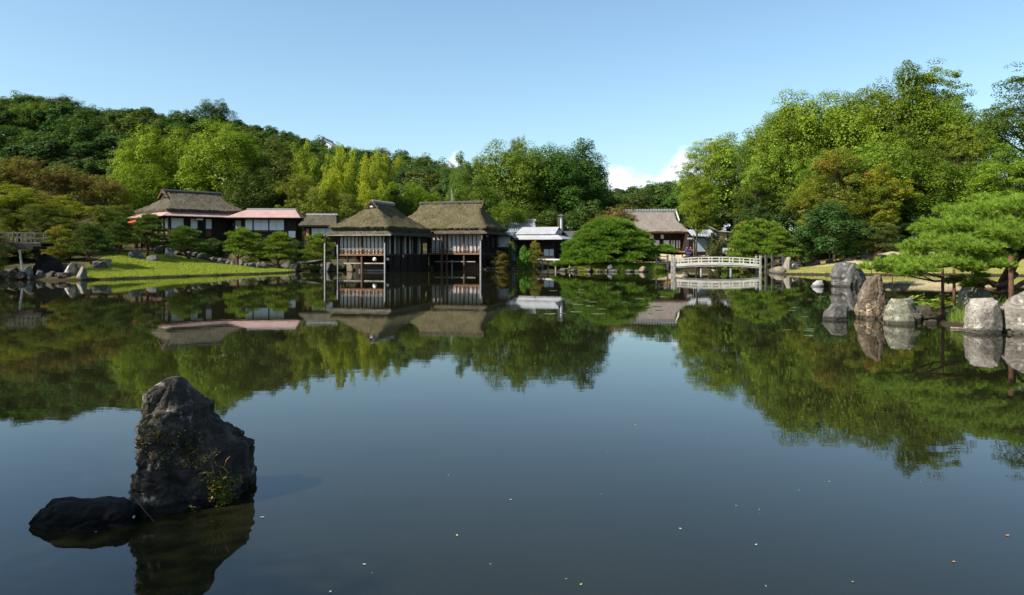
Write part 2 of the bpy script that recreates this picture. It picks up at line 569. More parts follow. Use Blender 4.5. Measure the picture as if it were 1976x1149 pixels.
gx, gy = axis(-62, 62, 0.55, 5000), axis(-5, 120, 0.55, 5000)
XX, YY = np.meshgrid(gx, gy)
ZZ = ground_z(XX, YY)
nx, ny = len(gx), len(gy)
idx = np.arange(nx * ny).reshape(ny, nx)
gf = np.stack([idx[:-1, :-1], idx[:-1, 1:], idx[1:, 1:], idx[1:, :-1]], -1).reshape(-1, 4)
LAWN_L = [(-35.2, 61), (-32.4, 64.5), (-30.0, 69.2), (-27.0, 75.0), (-23.4, 80.5), (-23.4, 85), (-25.6, 89), (-33, 88), (-38.5, 87), (-42.5, 83), (-39.2, 71)]
LAWN_R = [(27.0, 76.5), (31, 74.5), (50, 72), (56, 80), (46, 92), (36, 93), (30.5, 88)]
SAND_R = [(33.2, 84), (36, 80.5), (44, 80.5), (52, 82), (52, 90), (44, 90.5), (36, 90)]
SAND_C = [(17, 110.5), (27, 111.5), (34, 112), (34, 120), (17, 118)]


def ground_mask(poly, soft):
    w = 0.5 * np.sin(XX * 0.9 + YY * 0.4) + 0.4 * np.sin(YY * 1.3 - XX * 0.5)
    return np.clip(0.5 + (sdf(poly, XX, YY) + w * 0.6) / soft, 0, 1)


gm = np.zeros((ny, nx, 4), np.float32)
gm[..., 0] = np.maximum(ground_mask(LAWN_L, 1.0), np.clip(sdf(ISLE_PINE, XX, YY) * 3, 0, 1))
gm[..., 1] = ground_mask(LAWN_R, 1.0)
gm[..., 2] = np.maximum(ground_mask(SAND_R, 0.8), ground_mask(SAND_C, 0.8))
gm[..., 3] = 1
g_me = np_mesh('ground', np.stack([XX, YY, ZZ], -1).reshape(-1, 3), gf, None, True)
ca = g_me.color_attributes.new('cover', 'FLOAT_COLOR', 'POINT')
ca.data.foreach_set('color', gm.ravel())
t = NT('ground')
co = t.coord('Object')
att = t.node('ShaderNodeAttribute', attribute_name='cover', attribute_type='GEOMETRY')
sepc = t.node('ShaderNodeSeparateColor')
t.l.new(att.outputs['Color'], sepc.inputs[0])
n1 = t.noise(co, 0.8, 7, 0.65)
n2 = t.noise(co, 6.0, 5, 0.7)
col = t.ramp(n1, [(0.3, (0.022, 0.018, 0.010)), (0.5, (0.045, 0.042, 0.018)), (0.7, (0.075, 0.062, 0.035))])
gl = t.mix(n2, t.ramp(n1, [(0.3, (0.11, 0.16, 0.018)), (0.7, (0.24, 0.25, 0.04))]), (0.19, 0.21, 0.02))
gd = t.mix(n2, t.ramp(n1, [(0.3, (0.15, 0.155, 0.035)), (0.7, (0.25, 0.23, 0.07))]), (0.21, 0.20, 0.06))
sd = t.ramp(t.math('ADD', t.math('MULTIPLY', n1, 0.5), t.math('MULTIPLY', n2, 0.5)), [(0.35, (0.33, 0.27, 0.18)), (0.65, (0.46, 0.38, 0.26))])
col = t.mix(sepc.outputs[0], col, gl)
col = t.mix(sepc.outputs[1], col, gd)
col = t.mix(sepc.outputs[2], col, sd)
worn = t.noise(co, 0.33, 6, 0.65)
col = t.mix(t.ramp(worn, [(0.54, (0, 0, 0)), (0.70, (0.55,) * 3)]), col, (0.17, 0.14, 0.055))       # thin, worn turf
gpos = t.node('ShaderNodeNewGeometry')
gsep = t.node('ShaderNodeSeparateXYZ')
t.l.new(gpos.outputs['Position'], gsep.inputs[0])
edge = t.math('ADD', gsep.outputs['Z'], t.math('MULTIPLY', n2, -0.12))
col = t.mix(t.ramp(edge, [(0.06, (0.95,) * 3), (0.14, (0, 0, 0))]), col, (0.028, 0.022, 0.013))     # bare mud along the waterline
t.principled(col, 0.95, t.bump(n2, 0.6, 0.06), 0.05)
g_me.materials.append(t.m)
tag(link('ground', g_me), kind='structure')

t = NT('pond_water')
tc = t.node('ShaderNodeTexCoord')
mp1 = t.node('ShaderNodeMapping'); t.l.new(tc.outputs['Object'], mp1.inputs[0]); mp1.inputs['Scale'].default_value = (0.55, 1.5, 1)
mp1.inputs['Rotation'].default_value = (0, 0, 0.12)
w1 = t.noise(mp1.outputs[0], 2.2, 3, 0.5)
w2 = t.noise(mp1.outputs[0], 0.45, 2, 0.5)
hh = t.math('ADD', t.math('MULTIPLY', w1, 0.30), t.math('MULTIPLY', w2, 0.7))
b = t.principled((0.020, 0.022, 0.012), 0.015, t.bump(hh, 0.17, 0.012), 0.5)
b.inputs['IOR'].default_value = 1.333
murk = t.noise(t.coord('Object'), 0.25, 4, 0.6)
t.put(b.inputs['Base Color'], t.ramp(murk, [(0.3, (0.0075, 0.0082, 0.0034)), (0.7, (0.012, 0.0125, 0.005))]))
tag(MB().add([(-90, -9, 0), (90, -9, 0), (90, 135, 0), (-90, 135, 0)], [(0, 1, 2, 3)]).build('pond_water', t.m), kind='structure')


# grass: short blades on the lawns and reeds on the islets
def grass(name, polys, n, h0, h1, wd, color, label, seed, patchy=0.0):
    rg = np.random.default_rng(seed)
    pts = []
    for poly, share in polys:
        a = np.array(poly)
        k = int(n * share)
        q = rg.uniform(a.min(0), a.max(0), (k * 3, 2))
        q = q[sdf(poly, q[:, 0], q[:, 1]) > 0.0][:k]
        pts.append(q)
    q = np.concatenate(pts)
    z = ground_z(q[:, 0], q[:, 1])
    ok = z > 0.13
    q, z = q[ok], z[ok]
    k = len(q)
    h = rg.uniform(h0, h1, k) * (1 + patchy * np.sin(q[:, 0] * 1.7) * np.sin(q[:, 1] * 1.3))
    a = rg.uniform(0, 2 * np.pi, k)
    w = rg.uniform(0.6, 1.4, k) * wd
    lean = rg.normal(0, 0.35, (k, 2)) * h[:, None]
    v = np.zeros((k, 3, 3))
    v[:, 0, :2] = q - np.stack([np.cos(a), np.sin(a)], -1) * w[:, None]
    v[:, 1, :2] = q + np.stack([np.cos(a), np.sin(a)], -1) * w[:, None]
    v[:, 2, :2] = q + lean
    v[:, :2, 2] = z[:, None] - 0.02
    v[:, 2, 2] = z + h
    me = np_mesh(name, v.reshape(-1, 3), np.arange(k * 3).reshape(-1, 3), M['leaf'], False, rg.random(k))
    o = link(name, me)
    o.color = color + (1,)
    return tag(o, label, 'grass', kind='stuff')


grass('lawn_grass', [(LAWN_L, 1.0)], 70000, 0.06, 0.16, 0.022, (0.225, 0.275, 0.034), 'short green lawn grass on the left bank', 1, 0.3)
grass('dry_grass', [(LAWN_R, 1.0)], 26000, 0.04, 0.10, 0.022, (0.24, 0.235, 0.06), 'short dry yellow lawn grass on the right bank', 2)
grass('isle_grass', [([(10.5, 86.0), (18.6, 86.2), (19, 89.5), (12, 89.5)], 1.0)], 9000, 0.3, 0.7, 0.02, (0.12, 0.21, 0.015),
      'tall bright green grass on the shore of the domed pine island', 3)
grass('islet_grass', [([(13.3, 23.2), (14.6, 22.9), (15.2, 25.6), (14.2, 25.8)], 0.55), ([(14.0, 22.5), (18, 21.5), (19, 26), (15, 27)], 0.45)],
      1500, 0.18, 0.5, 0.007, (0.13, 0.20, 0.025), 'long green grass between the rocks of the near right islet', 4)

# ------------------------------------------------------------------ foliage kit
def unit(v):
    return v / np.maximum(np.linalg.norm(v, axis=-1, keepdims=True), 1e-9)


def rand_dirs(rg, n):
    return unit(rg.normal(size=(n, 3)))


def leaf_quads(rg, p, nrm, size, elong=1.7, zc=0.62):
    """a small pointed quad per leaf"""
    n = len(p)
    t_ = unit(np.cross(nrm, rand_dirs(rg, n)))
    b_ = np.cross(nrm, t_)
    t_[:, 2] *= zc
    b_[:, 2] *= zc
    s = (size * rg.uniform(0.65, 1.35, n))[:, None]
    v = np.stack([p - t_ * s * elong * 0.5, p + b_ * s * 0.5 + t_ * s * 0.1, p + t_ * s * elong * 0.5, p - b_ * s * 0.5 + t_ * s * 0.1], 1)
    return v.reshape(-1, 3), np.arange(n * 4).reshape(-1, 4)


def leaf_cloud(rg, centres, radii, per, flat, size, up=0.35, rnd=0.34, fill=0.16, under=0.55):
    """leaves on the shells of many small clumps; returns points, normals, clump index"""
    c = np.repeat(centres, per, 0)
    r = np.repeat(radii, per)
    ci = np.repeat(np.arange(len(centres)), per)
    d = rand_dirs(rg, len(c))
    flip = (d[:, 2] < 0) & (rg.random(len(c)) < under)
    d[flip, 2] *= -1
    rad = np.where(rg.random(len(c)) < fill, rg.random(len(c)) ** 0.5, rg.uniform(0.78, 1.08, len(c)))
    p = c + d * (r * rad)[:, None] * np.array([1, 1, flat])
    nrm = unit(d + np.array([0, 0, up]) + rg.normal(0, rnd, (len(c), 3)))
    return p, nrm, ci


def leaf_mesh(name, rg, p, nrm, size, tint, mat, elong=1.3):
    v, f = leaf_quads(rg, p, nrm, size, elong)
    return np_mesh(name, v, f, mat, False, tint)


def limbs(targets, rg, base_r, fork_lo=0.25, fork_hi=0.75, lean=(0, 0), n=6, top=0.9, thin=0.35):
    """trunk from the ground with limbs reaching the given points; unit tree space"""
    m = MB()
    k = 7
    tp = []
    for i in range(k):
        s = i / (k - 1)
        tp.append(Vector((lean[0] * s + 0.02 * math.sin(5 * s + lean[0] * 9), lean[1] * s + 0.02 * math.cos(4 * s), -0.03 + s * top)))
    rr = [base_r * (1.25 if i == 0 else 1 - 0.75 * i / (k - 1)) for i in range(k)]
    m.tube(tp, rr, 8)
    for q in targets:
        q = Vector(q)
        f_ = fork_lo + (fork_hi - fork_lo) * max(0.0, min(1.0, (q.z - 0.2) / 0.75)) * rg.uniform(0.75, 1.0)
        zi = min(f_ * top, q.z - 0.02)
        s = max(0.05, min(0.98, zi / top))
        j = min(int(s * (k - 1)), k - 2)
        a = tp[j].lerp(tp[j + 1], s * (k - 1) - j)
        rad = base_r * (1 - 0.75 * s) * 0.5
        mid = a.lerp(q, 0.55) + Vector((rg.normal(0, .02), rg.normal(0, .02), -0.02))
        m.tube([a, mid, q], [rad, rad * 0.7, rad * thin], n, False)
    return m


PROTO = {}


def proto(key, crown_me, trunk_mb, bark='bark'):
    PROTO[key] = (crown_me, trunk_mb.mesh(key + '_trunk', M[bark], True))


def broadleaf(key, seed, base=0.25, nl=16, ns=12, per=90, leaf=0.016, lobe=(0.17, 0.27), flat=0.85, mat='leaf', up=0.35, shape=1.0, sub=(0.30, 0.48),
              trunk_r=0.028):
    rg = np.random.default_rng(seed)
    cz, rz = (base + 1) / 2, (1 - base) / 2
    g = (np.arange(nl) + 0.5) / nl
    ph = np.arange(nl) * 2.399963 + rg.uniform(0, 6)
    zz = 1 - 1.75 * g
    rr = np.sqrt(np.maximum(0, 1 - zz ** 2))
    d = np.stack([rr * np.cos(ph), rr * np.sin(ph), zz], -1) + rg.normal(0, 0.13, (nl, 3))
    lr = rg.uniform(lobe[0], lobe[1], nl)
    C = np.array([0, 0, cz]) + d * np.stack([(0.5 - lr * 0.75)] * 2 + [(rz - lr * 0.7)], -1)
    C[:, :2] *= (1 + (shape - 1) * ((C[:, 2:3] - base) / (1 - base)))
    sc, sr, st = [], [], []
    for i in range(nl):
        dd = rand_dirs(rg, ns)
        dd[:, 2] = np.abs(dd[:, 2]) * np.where(rg.random(ns) < 0.75, 1, -0.6)
        q = C[i] + dd * lr[i] * np.array([0.74, 0.74, 0.70])
        sc.append(q); sr.append(lr[i] * rg.uniform(sub[0], sub[1], ns)); st.append(np.full(ns, rg.random()))
    sc, sr, st = np.concatenate(sc), np.concatenate(sr), np.concatenate(st)
    p, nrm, ci = leaf_cloud(rg, sc, sr, per, flat, leaf, up)
    tint = np.clip(0.35 * st[ci] + 0.25 * rg.random(len(sc))[ci] + 0.4 * rg.random(len(p)), 0, 1)
    pc, nc, cc = leaf_cloud(rg, C, lr * 0.72, 260, 0.85, leaf, 0.3, 0.3, 0.35, 0.3)      # larger leaves with a lower tint, filling the inside of the crown
    sizes = np.concatenate([np.full(len(p), leaf), np.full(len(pc), leaf * 1.9)])
    proto(key, leaf_mesh(key, rg, np.concatenate([p, pc]), np.concatenate([nrm, nc]), sizes, np.concatenate([tint, rg.random(len(pc)) * 0.7]), M[mat]),
          limbs(C, rg, trunk_r))


def layered(key, seed, base=0.25, npad=34, ns=9, per=80, leaf=0.014, pad=(0.10, 0.19), flat=0.34, mat='leaf', taper=0.55, tint_clump=0.5, lean=(0.03, 0.0),
            trunk_r=0.022, hollow=0.35, up=0.7):
    """tree whose foliage hangs in separate flattened sprays with gaps between"""
    rg = np.random.default_rng(seed)
    C = []
    while len(C) < npad:
        h = rg.uniform(0, 1) ** 0.85
        z = base + (1 - base) * h
        w = 0.5 * (math.sin(math.pi * min(1, (0.12 + 0.88 * (1 - h)) ** taper)) ** 0.6 if h < 0.5 else math.sqrt(max(0, 1 - ((h - 0.35) / 0.68) ** 2)))
        a = rg.uniform(0, 2 * math.pi)
        r = w * rg.uniform(hollow, 1.0)
        q = np.array([r * math.cos(a) * 0.86, r * math.sin(a) * 0.86, z - 0.03])
        if all(np.linalg.norm((q - c) * np.array([1, 1, 2.0])) > 0.085 for c in C):
            C.append(q)
        elif rg.random() < 0.02:
            C.append(q)
    C = np.array(C)
    pr = rg.uniform(pad[0], pad[1], npad)
    sc, sr, st = [], [], []
    for i in range(npad):
        a = rg.uniform(0, 2 * np.pi, ns); r = np.sqrt(rg.random(ns)) * pr[i]
        q = C[i] + np.stack([r * np.cos(a), r * np.sin(a), rg.normal(0, 0.022, ns) - 0.18 * r ** 1.5], -1)
        sc.append(q); sr.append(pr[i] * rg.uniform(0.26, 0.58, ns)); st.append(np.full(ns, rg.random()))
    sc, sr, st = np.concatenate(sc), np.concatenate(sr), np.concatenate(st)
    p, nrm, ci = leaf_cloud(rg, sc, sr, per, flat, leaf, up, 0.5, 0.3)
    tint = np.clip(tint_clump * st[ci] + 0.2 * rg.random(len(sc))[ci] + (0.8 - tint_clump) * rg.random(len(p)), 0, 1)
    proto(key, leaf_mesh(key, rg, p, nrm, leaf, tint, M[mat]), limbs(C, rg, trunk_r, 0.2, 0.95, lean, 5))


def needle_pads(rg, pads, tufts, per, length, width, spread=0.8):
    """pine foliage: pads (cx, cy, cz, rx, ry, rz) of upright needle tufts; thin triangles"""
    V, T = [], []
    for (cx, cy, cz, rx, ry, rz) in pads:
        k = max(6, int(tufts * (rx * ry) ** 0.5 if tufts > 0 else -tufts))
        a = rg.uniform(0, 2 * np.pi, k); r = np.sqrt(rg.random(k))
        ux, uy = r * np.cos(a), r * np.sin(a)
        top = np.sqrt(np.maximum(0, 1 - r ** 2))
        lump = 0.25 * np.sin(ux * 7 + cx * 3) * np.sin(uy * 6 + cy)
        s = rg.uniform(-0.35, 1.0, k)
        p = np.stack([cx + ux * rx, cy + uy * ry, cz + (top * s + lump * (top + .2)) * rz], -1)
        out = np.stack([ux * 0.9, uy * 0.9, 0.55 + 0.5 * top], -1)
        pp = np.repeat(p, per, 0)
        dirs = unit(np.repeat(unit(out), per, 0) + rg.normal(0, spread * 0.6, (k * per, 3)))
        dirs[:, 2] = np.where(dirs[:, 2] < -0.1, -dirs[:, 2] * 0.5, dirs[:, 2])
        side = unit(np.cross(dirs, rand_dirs(rg, k * per))) * width
        L = (length * rg.uniform(0.7, 1.25, k * per))[:, None]
        V.append(np.stack([pp - side, pp + side, pp + dirs * L], 1).reshape(-1, 3))
        T.append(np.clip(np.repeat(rg.random(k), per) * 0.6 + rg.random(k * per) * 0.4, 0, 1))
    V = np.concatenate(V)
    return V, np.arange(len(V)).reshape(-1, 3), np.concatenate(T)


def niwaki(key, seed, npad=15, tufts=260, per=5, length=0.05, width=0.006, spread_top=0.35, lean=0.12, base=0.28, rz=0.06, wide=1.0, flatness=1.0):
    """garden pine: curved trunk and cloud-like pads of needles"""
    rg = np.random.default_rng(seed)
    pads = []
    for i in range(npad):
        h = (i + 0.5) / npad
        z = base + (0.95 - base) * h
        w = 0.5 * (1 - (1 - spread_top) * h) * wide
        a = i * 2.4 + rg.uniform(-0.4, 0.4)
        r = w * rg.uniform(0.45, 0.85) if i < npad - 1 else 0
        pr = (0.22 - 0.08 * h) * rg.uniform(0.85, 1.2)
        pads.append((r * math.cos(a) + lean * h, r * math.sin(a), z - 0.25 * r * 0.4, pr, pr, rz * rg.uniform(0.8, 1.3) * flatness))
    v, f, tt = needle_pads(rg, pads, -tufts, per, length, width)
    me = np_mesh(key, v, f, M['needle'], False, tt)
    m = MB()
    k = 8
    tp = [Vector((lean * 1.0 * s + 0.06 * math.sin(6.0 * s + seed), 0.05 * math.cos(5 * s + seed) - 0.05, -0.03 + 0.93 * s)) for s in [i / (k - 1) for i in range(k)]]
    m.tube(tp, [0.035 * (1.2 - s) for s in [i / (k - 1) for i in range(k)]], 7)
    for (cx, cy, cz, rx, ry, rz_) in pads:
        s = max(0.12, min(0.95, (cz - 0.06) / 0.93))
        j = min(int(s * (k - 1)), k - 2)
        a = tp[j]
        m.tube([a, a.lerp(Vector((cx, cy, cz)), 0.5) + Vector((0, 0, -0.015)), Vector((cx, cy, cz - 0.01))], [0.014, 0.011, 0.006], 5, False)
    PROTO[key] = (me, m.mesh(key + '_trunk', M['pine_bark'], True))


RGL = random.Random(11)


def plant_tree(name, key, px, d, top_py, width_px, color, label, cat='tree', group=None, zbase=None, rz=None, depth=1.0, crown_name='crown', mat=None):
    cme, tme = PROTO[key]
    x = WX(px, d)
    z0 = gz(x, d) - 0.08 if zbase is None else zbase
    H = WZ(top_py, d) - z0
    Wd = width_px / FPX * d
    root = empty(name, (x, d, z0), RGL.uniform(0, 6.28) if rz is None else rz, label, cat, group)
    root.scale = (Wd, Wd * depth, H)
    c = link(crown_name, cme, None, root)
    c.color = (color[0] * 1.5, color[1] * 1.36, color[2] * 0.95, 1)
    link('trunk', tme, None, root)
    return root


broadleaf('oak_a', 21, 0.12, 26, 15, 110, 0.0115, (0.15, 0.25), flat=0.62)
broadleaf('oak_b', 22, 0.10, 25, 15, 110, 0.0115, (0.16, 0.26), flat=0.62, shape=1.1)
broadleaf('camphor', 23, 0.15, 30, 14, 105, 0.0105, (0.13, 0.21), flat=0.52, up=0.5)
broadleaf('hill_a', 31, 0.18, 13, 10, 95, 0.020, (0.17, 0.28))
broadleaf('hill_b', 32, 0.12, 12, 11, 95, 0.020, (0.18, 0.30), shape=1.15)
broadleaf('hill_c', 33, 0.22, 15, 9, 95, 0.019, (0.13, 0.22), flat=0.7)
broadleaf('shrub', 34, 0.02, 14, 11, 120, 0.019, (0.17, 0.28), trunk_r=0.02)
layered('grove_a', 41, 0.22, 64, 9, 92, 0.0095, (0.08, 0.16), 0.40, hollow=0.2)
layered('grove_b', 42, 0.15, 66, 9, 88, 0.0095, (0.08, 0.16), 0.40, hollow=0.2, lean=(-0.04, 0.02))
layered('grove_c', 43, 0.30, 58, 9, 98, 0.0095, (0.09, 0.17), 0.36, hollow=0.2, lean=(0.05, 0.0))
layered('maple_t', 44, 0.22, 60, 10, 66, 0.0115, (0.09, 0.19), 0.45, hollow=0.15, mat= 'maple_turning')
layered('maple_b', 45, 0.25, 60, 10, 58, 0.0115, (0.09, 0.19), 0.5, hollow=0.15, mat= 'maple_brown', tint_clump=0.45)
layered('maple_y', 46, 0.20, 60, 10, 66, 0.0115, (0.09, 0.19), 0.45, hollow=0.15, mat= 'maple_yellow', tint_clump=0.45)
layered('maple_g', 47, 0.18, 60, 10, 66, 0.0115, (0.09, 0.19), 0.5, hollow=0.15, tint_clump=0.4)
layered('grove_d', 48, 0.46, 60, 9, 95, 0.0095, (0.09, 0.17), 0.38, hollow=0.15)
niwaki('garden_pine_a', 51, 17, 170, 5, 0.055, 0.0055)
niwaki('garden_pine_b', 52, 20, 160, 5, 0.050, 0.0055, lean=-0.10, spread_top=0.45)
niwaki('garden_pine_c', 53, 15, 190, 5, 0.055, 0.006, lean=0.02, spread_top=0.6, base=0.35)


def bamboo(key, seed):
    rg = np.random.default_rng(seed)
    m = MB()
    C, Rr, tl = [], [], []
    for i in range(7):
        a = rg.uniform(0, 6.28); r = rg.uniform(0.05, 0.34)
        bx, by = r * math.cos(a), r * math.sin(a)
        top = rg.uniform(0.75, 1.0)
        lx, ly = rg.normal(0, 0.30, 2)
        pts = [Vector((bx + lx * s ** 3, by + ly * s ** 3, top * s - 0.03 * s ** 4)) for s in (0, .25, .5, .7, .85, 1)]
        m.tube(pts, [0.009, 0.009, 0.008, 0.006, 0.004, 0.002], 5)
        tv = rg.random()
        for s in np.linspace(0.28, 1.0, 17):
            for q in range(2):
                w = 0.20 * math.sin(math.pi * min(1, 0.25 + 0.70 * s)) + 0.03
                C.append((bx + lx * s ** 3 + rg.normal(0, w * .6), by + ly * s ** 3 + rg.normal(0, w * .6), top * s + rg.normal(0, .015)))
                Rr.append(rg.uniform(0.06, 0.11)); tl.append(0.5 * tv + 0.3 * s)
    C, Rr, tl = np.array(C), np.array(Rr), np.array(tl)
    p, nrm, ci = leaf_cloud(rg, C, Rr, 75, 0.6, 0.02, 0.2, 0.8, 0.4, 0.4)
    tint = np.clip(tl[ci] * 0.8 + 0.3 * rg.random(len(p)), 0, 1)
    proto(key, leaf_mesh(key, rg, p, nrm, 0.014, tint, M['bamboo_leaf'], 2.6), m)


bamboo('bamboo_a', 61)
bamboo('bamboo_b', 62)

# --- wooded castle hill -------------------------------------------------
TOPS = ([-160, 0, 60, 110, 180, 215, 290, 340, 420, 500, 545, 600, 650, 700, 760, 800, 850, 880, 960, 1100, 1190, 1240, 1300, 1360],
        [190, 190, 186, 187, 211, 208, 206, 213, 222, 237, 246, 264, 278, 288, 292, 291, 306, 311, 330, 350, 366, 353, 353, 350])
HILLC = [(0.038, 0.078, 0.022), (0.046, 0.088, 0.020), (0.030, 0.066, 0.022), (0.054, 0.092, 0.022), (0.040, 0.074, 0.028)]
rh = random.Random(5)


def hill_label(px, row):
    part = ['dark tree on the hill crest', 'dark tree on the upper hill slope', 'green tree halfway up the hill',
            'green tree on the lower hill slope', 'tree at the hill foot'][row]
    for lim, where in ((0, 'beyond the left edge'), (110, 'above the rust coloured tree'), (230, 'above the brown-orange tree'), (330, 'above the bright left camphor'),
                       (470, 'behind the tallest camphor'), (570, 'above the pink roofed annex'), (660, 'by the castle gable'), (770, 'behind the bamboo'),
                       (890, 'above the pavilion ridges'), (1020, 'behind the tall oak'), (1165, 'behind the massive oak'), (1270, 'in the gap under the cloud'), (9999, 'behind the left of the right grove')):
        if px < lim:
            return part + ' ' + where


for row, (dd, sp, frac) in enumerate(((226, 62, 0.0), (206, 66, 0.16), (186, 72, 0.33), (166, 78, 0.52), (148, 84, 0.70))):
    px = -430 + row * 23
    while px < (1380 if row < 3 else 1330):
        d = dd + rh.uniform(-5, 5)
        x = WX(px, d)
        top = float(np.interp(px, *TOPS))
        z0 = gz(x, d)
        if row == 0:
            ty = top + rh.uniform(-3, 7)
        else:
            ty = HOR - (z0 + rh.uniform(10.0, 13.5) - CAMZ) / d * FPX
            ty = max(ty, top + 6 + 3 * row)
        c = [v * rh.uniform(0.85, 1.2) for v in rh.choice(HILLC)]
        plant_tree('hill_tree', rh.choice(['hill_a', 'hill_b', 'hill_c']), px, d, ty, rh.uniform(1.3, 1.75) * sp * 226 / d * d / 226, c,
                   hill_label(px, row), 'tree', 'trees of the wooded hill behind the houses')
        px += sp * rh.uniform(0.8, 1.15)
plant_tree('hill_tree', 'camphor', 413, 222, 192, 70, (0.034, 0.068, 0.026), 'lone round dark tree standing above the hill skyline', 'tree')
for px, ty, w, d in ((60, 184, 110, 230), (120, 186, 100, 229), (170, 207, 60, 228), (690, 287, 90, 226), (740, 286, 70, 225)):
    plant_tree('hill_tree', 'maple_g', px, d, ty, w, (0.060, 0.082, 0.030), 'thin olive tree along the crest of the castle hill', 'tree', 'thin trees on the hill crest')

# --- trees behind the houses -------------------------------------------
YG = (0.105, 0.165, 0.014)
plant_tree('camphor_tree', 'camphor', 312, 124, 247, 165, YG, 'bright yellow-green round tree behind the left end of the thatched house')
plant_tree('camphor_tree', 'camphor', 430, 121, 237, 175, (0.095, 0.155, 0.014), 'tallest bright green round tree directly behind the thatched house', rz=2.1)
plant_tree('camphor_tree', 'oak_b', 265, 116, 322, 120, (0.10, 0.16, 0.014), 'low bright green tree leaning left of the thatched house')
plant_tree('evergreen_tree', 'oak_a', 540, 122, 283, 120, (0.055, 0.080, 0.016), 'olive green tree between the bright camphor and the bamboo')
plant_tree('evergreen_tree', 'oak_b', 490, 116, 330, 110, (0.045, 0.075, 0.016), 'dark green tree above the pink roofed annex')
for i, (px, top, w, d, key, lb) in enumerate(((603, 276, 66, 118, 'bamboo_a', 'tallest yellow-green bamboo clump left of the castle gable'),
                                           (655, 291, 62, 117, 'bamboo_b', 'golden bamboo clump second from the left in the grove'),
                                           (692, 300, 66, 116, 'bamboo_a', 'bright yellow bamboo clump in the middle of the grove'),
                                           (735, 303, 60, 117, 'bamboo_b', 'green tipped bamboo clump at the right end of the grove'),
                                           (632, 330, 70, 112, 'bamboo_b', 'low front bamboo clump above the small grey roof'),
                                           (715, 350, 80, 112, 'bamboo_a', 'low front bamboo clump behind the pavilion gable'))):
    plant_tree('bamboo_clump', key, px, d, top, w, (0.1, 0.2, 0.02), lb, 'bamboo', 'bamboo grove behind the pavilion', crown_name='foliage')
for px, top, w, d, c, lb in ((575, 335, 95, 113, (0.10, 0.13, 0.022), 'pale olive tree behind the small grey roofed house'),
                             (622, 358, 85, 110, (0.095, 0.125, 0.024), 'pale feathery tree left of the pavilion gable'),
                             (668, 372, 80, 110, (0.085, 0.115, 0.022), 'pale green low tree behind the left pavilion roof')):
    plant_tree('olive_tree', 'maple_g', px, d, top, w, c, lb)
plant_tree('round_tree', 'oak_b', 812, 122, 359, 90, (0.10, 0.165, 0.014), 'bright green low tree between the two pavilion ridges')
plant_tree('round_tree', 'oak_a', 760, 120, 372, 70, (0.05, 0.085, 0.016), 'dark low tree behind the ridge of the left pavilion')
plant_tree('broad_oak', 'oak_a', 903, 134, 306, 75, (0.060, 0.105, 0.020), 'narrow round green tree at the left edge of the great oak')
plant_tree('broad_oak', 'oak_b', 988, 132, 276, 150, (0.072, 0.120, 0.016), 'tall yellow-green oak behind the right end of the large thatched roof')
plant_tree('broad_oak', 'oak_a', 1087, 136, 285, 180, (0.036, 0.082, 0.017), 'massive dark green oak in the middle of the garden', rz=1.0)
plant_tree('broad_oak', 'oak_b', 1052, 139, 288, 150, (0.040, 0.086, 0.017), 'dark oak crown on the left side of the massive oak')
plant_tree('broad_oak', 'oak_b', 1118, 137, 298, 120, (0.034, 0.076, 0.017), 'dark oak crown on the right side of the massive oak', rz=2.0)
plant_tree('broad_oak', 'maple_g', 1000, 136, 264, 60, (0.055, 0.10, 0.022), 'thin leafy crown sticking out above the oak')
plant_tree('broad_oak', 'oak_a', 915, 122, 352, 110, (0.060, 0.105, 0.017), 'mid green tree behind the large thatched roof')
plant_tree('broad_oak', 'oak_b', 975, 120, 392, 95, (0.07, 0.12, 0.016), 'low green tree above the white tiled roof')
plant_tree('broad_oak', 'hill_b', 1050, 126, 400, 90, (0.040, 0.07, 0.016), 'dark low tree behind the chimney')
plant_tree('broad_oak', 'hill_a', 1130, 124, 388, 80, (0.035, 0.07, 0.016), 'dark low tree right of the chimney')
plant_tree('maple_tree', 'maple_b', 1197, 104, 397, 120, (0.1, 0.1, 0.02), 'brownish maple standing behind the domed pine')
plant_tree('round_tree', 'hill_b', 1185, 150, 372, 80, (0.05, 0.10, 0.016), 'green tree in the gap beneath the white cloud')
plant_tree('round_tree', 'hill_a', 1262, 165, 354, 120, (0.040, 0.080, 0.022), 'rounded far tree above the shingled house roof')
plant_tree('round_tree', 'hill_c', 1330, 150, 340, 90, (0.05, 0.095, 0.02), 'far tree beside the shingled house roof')

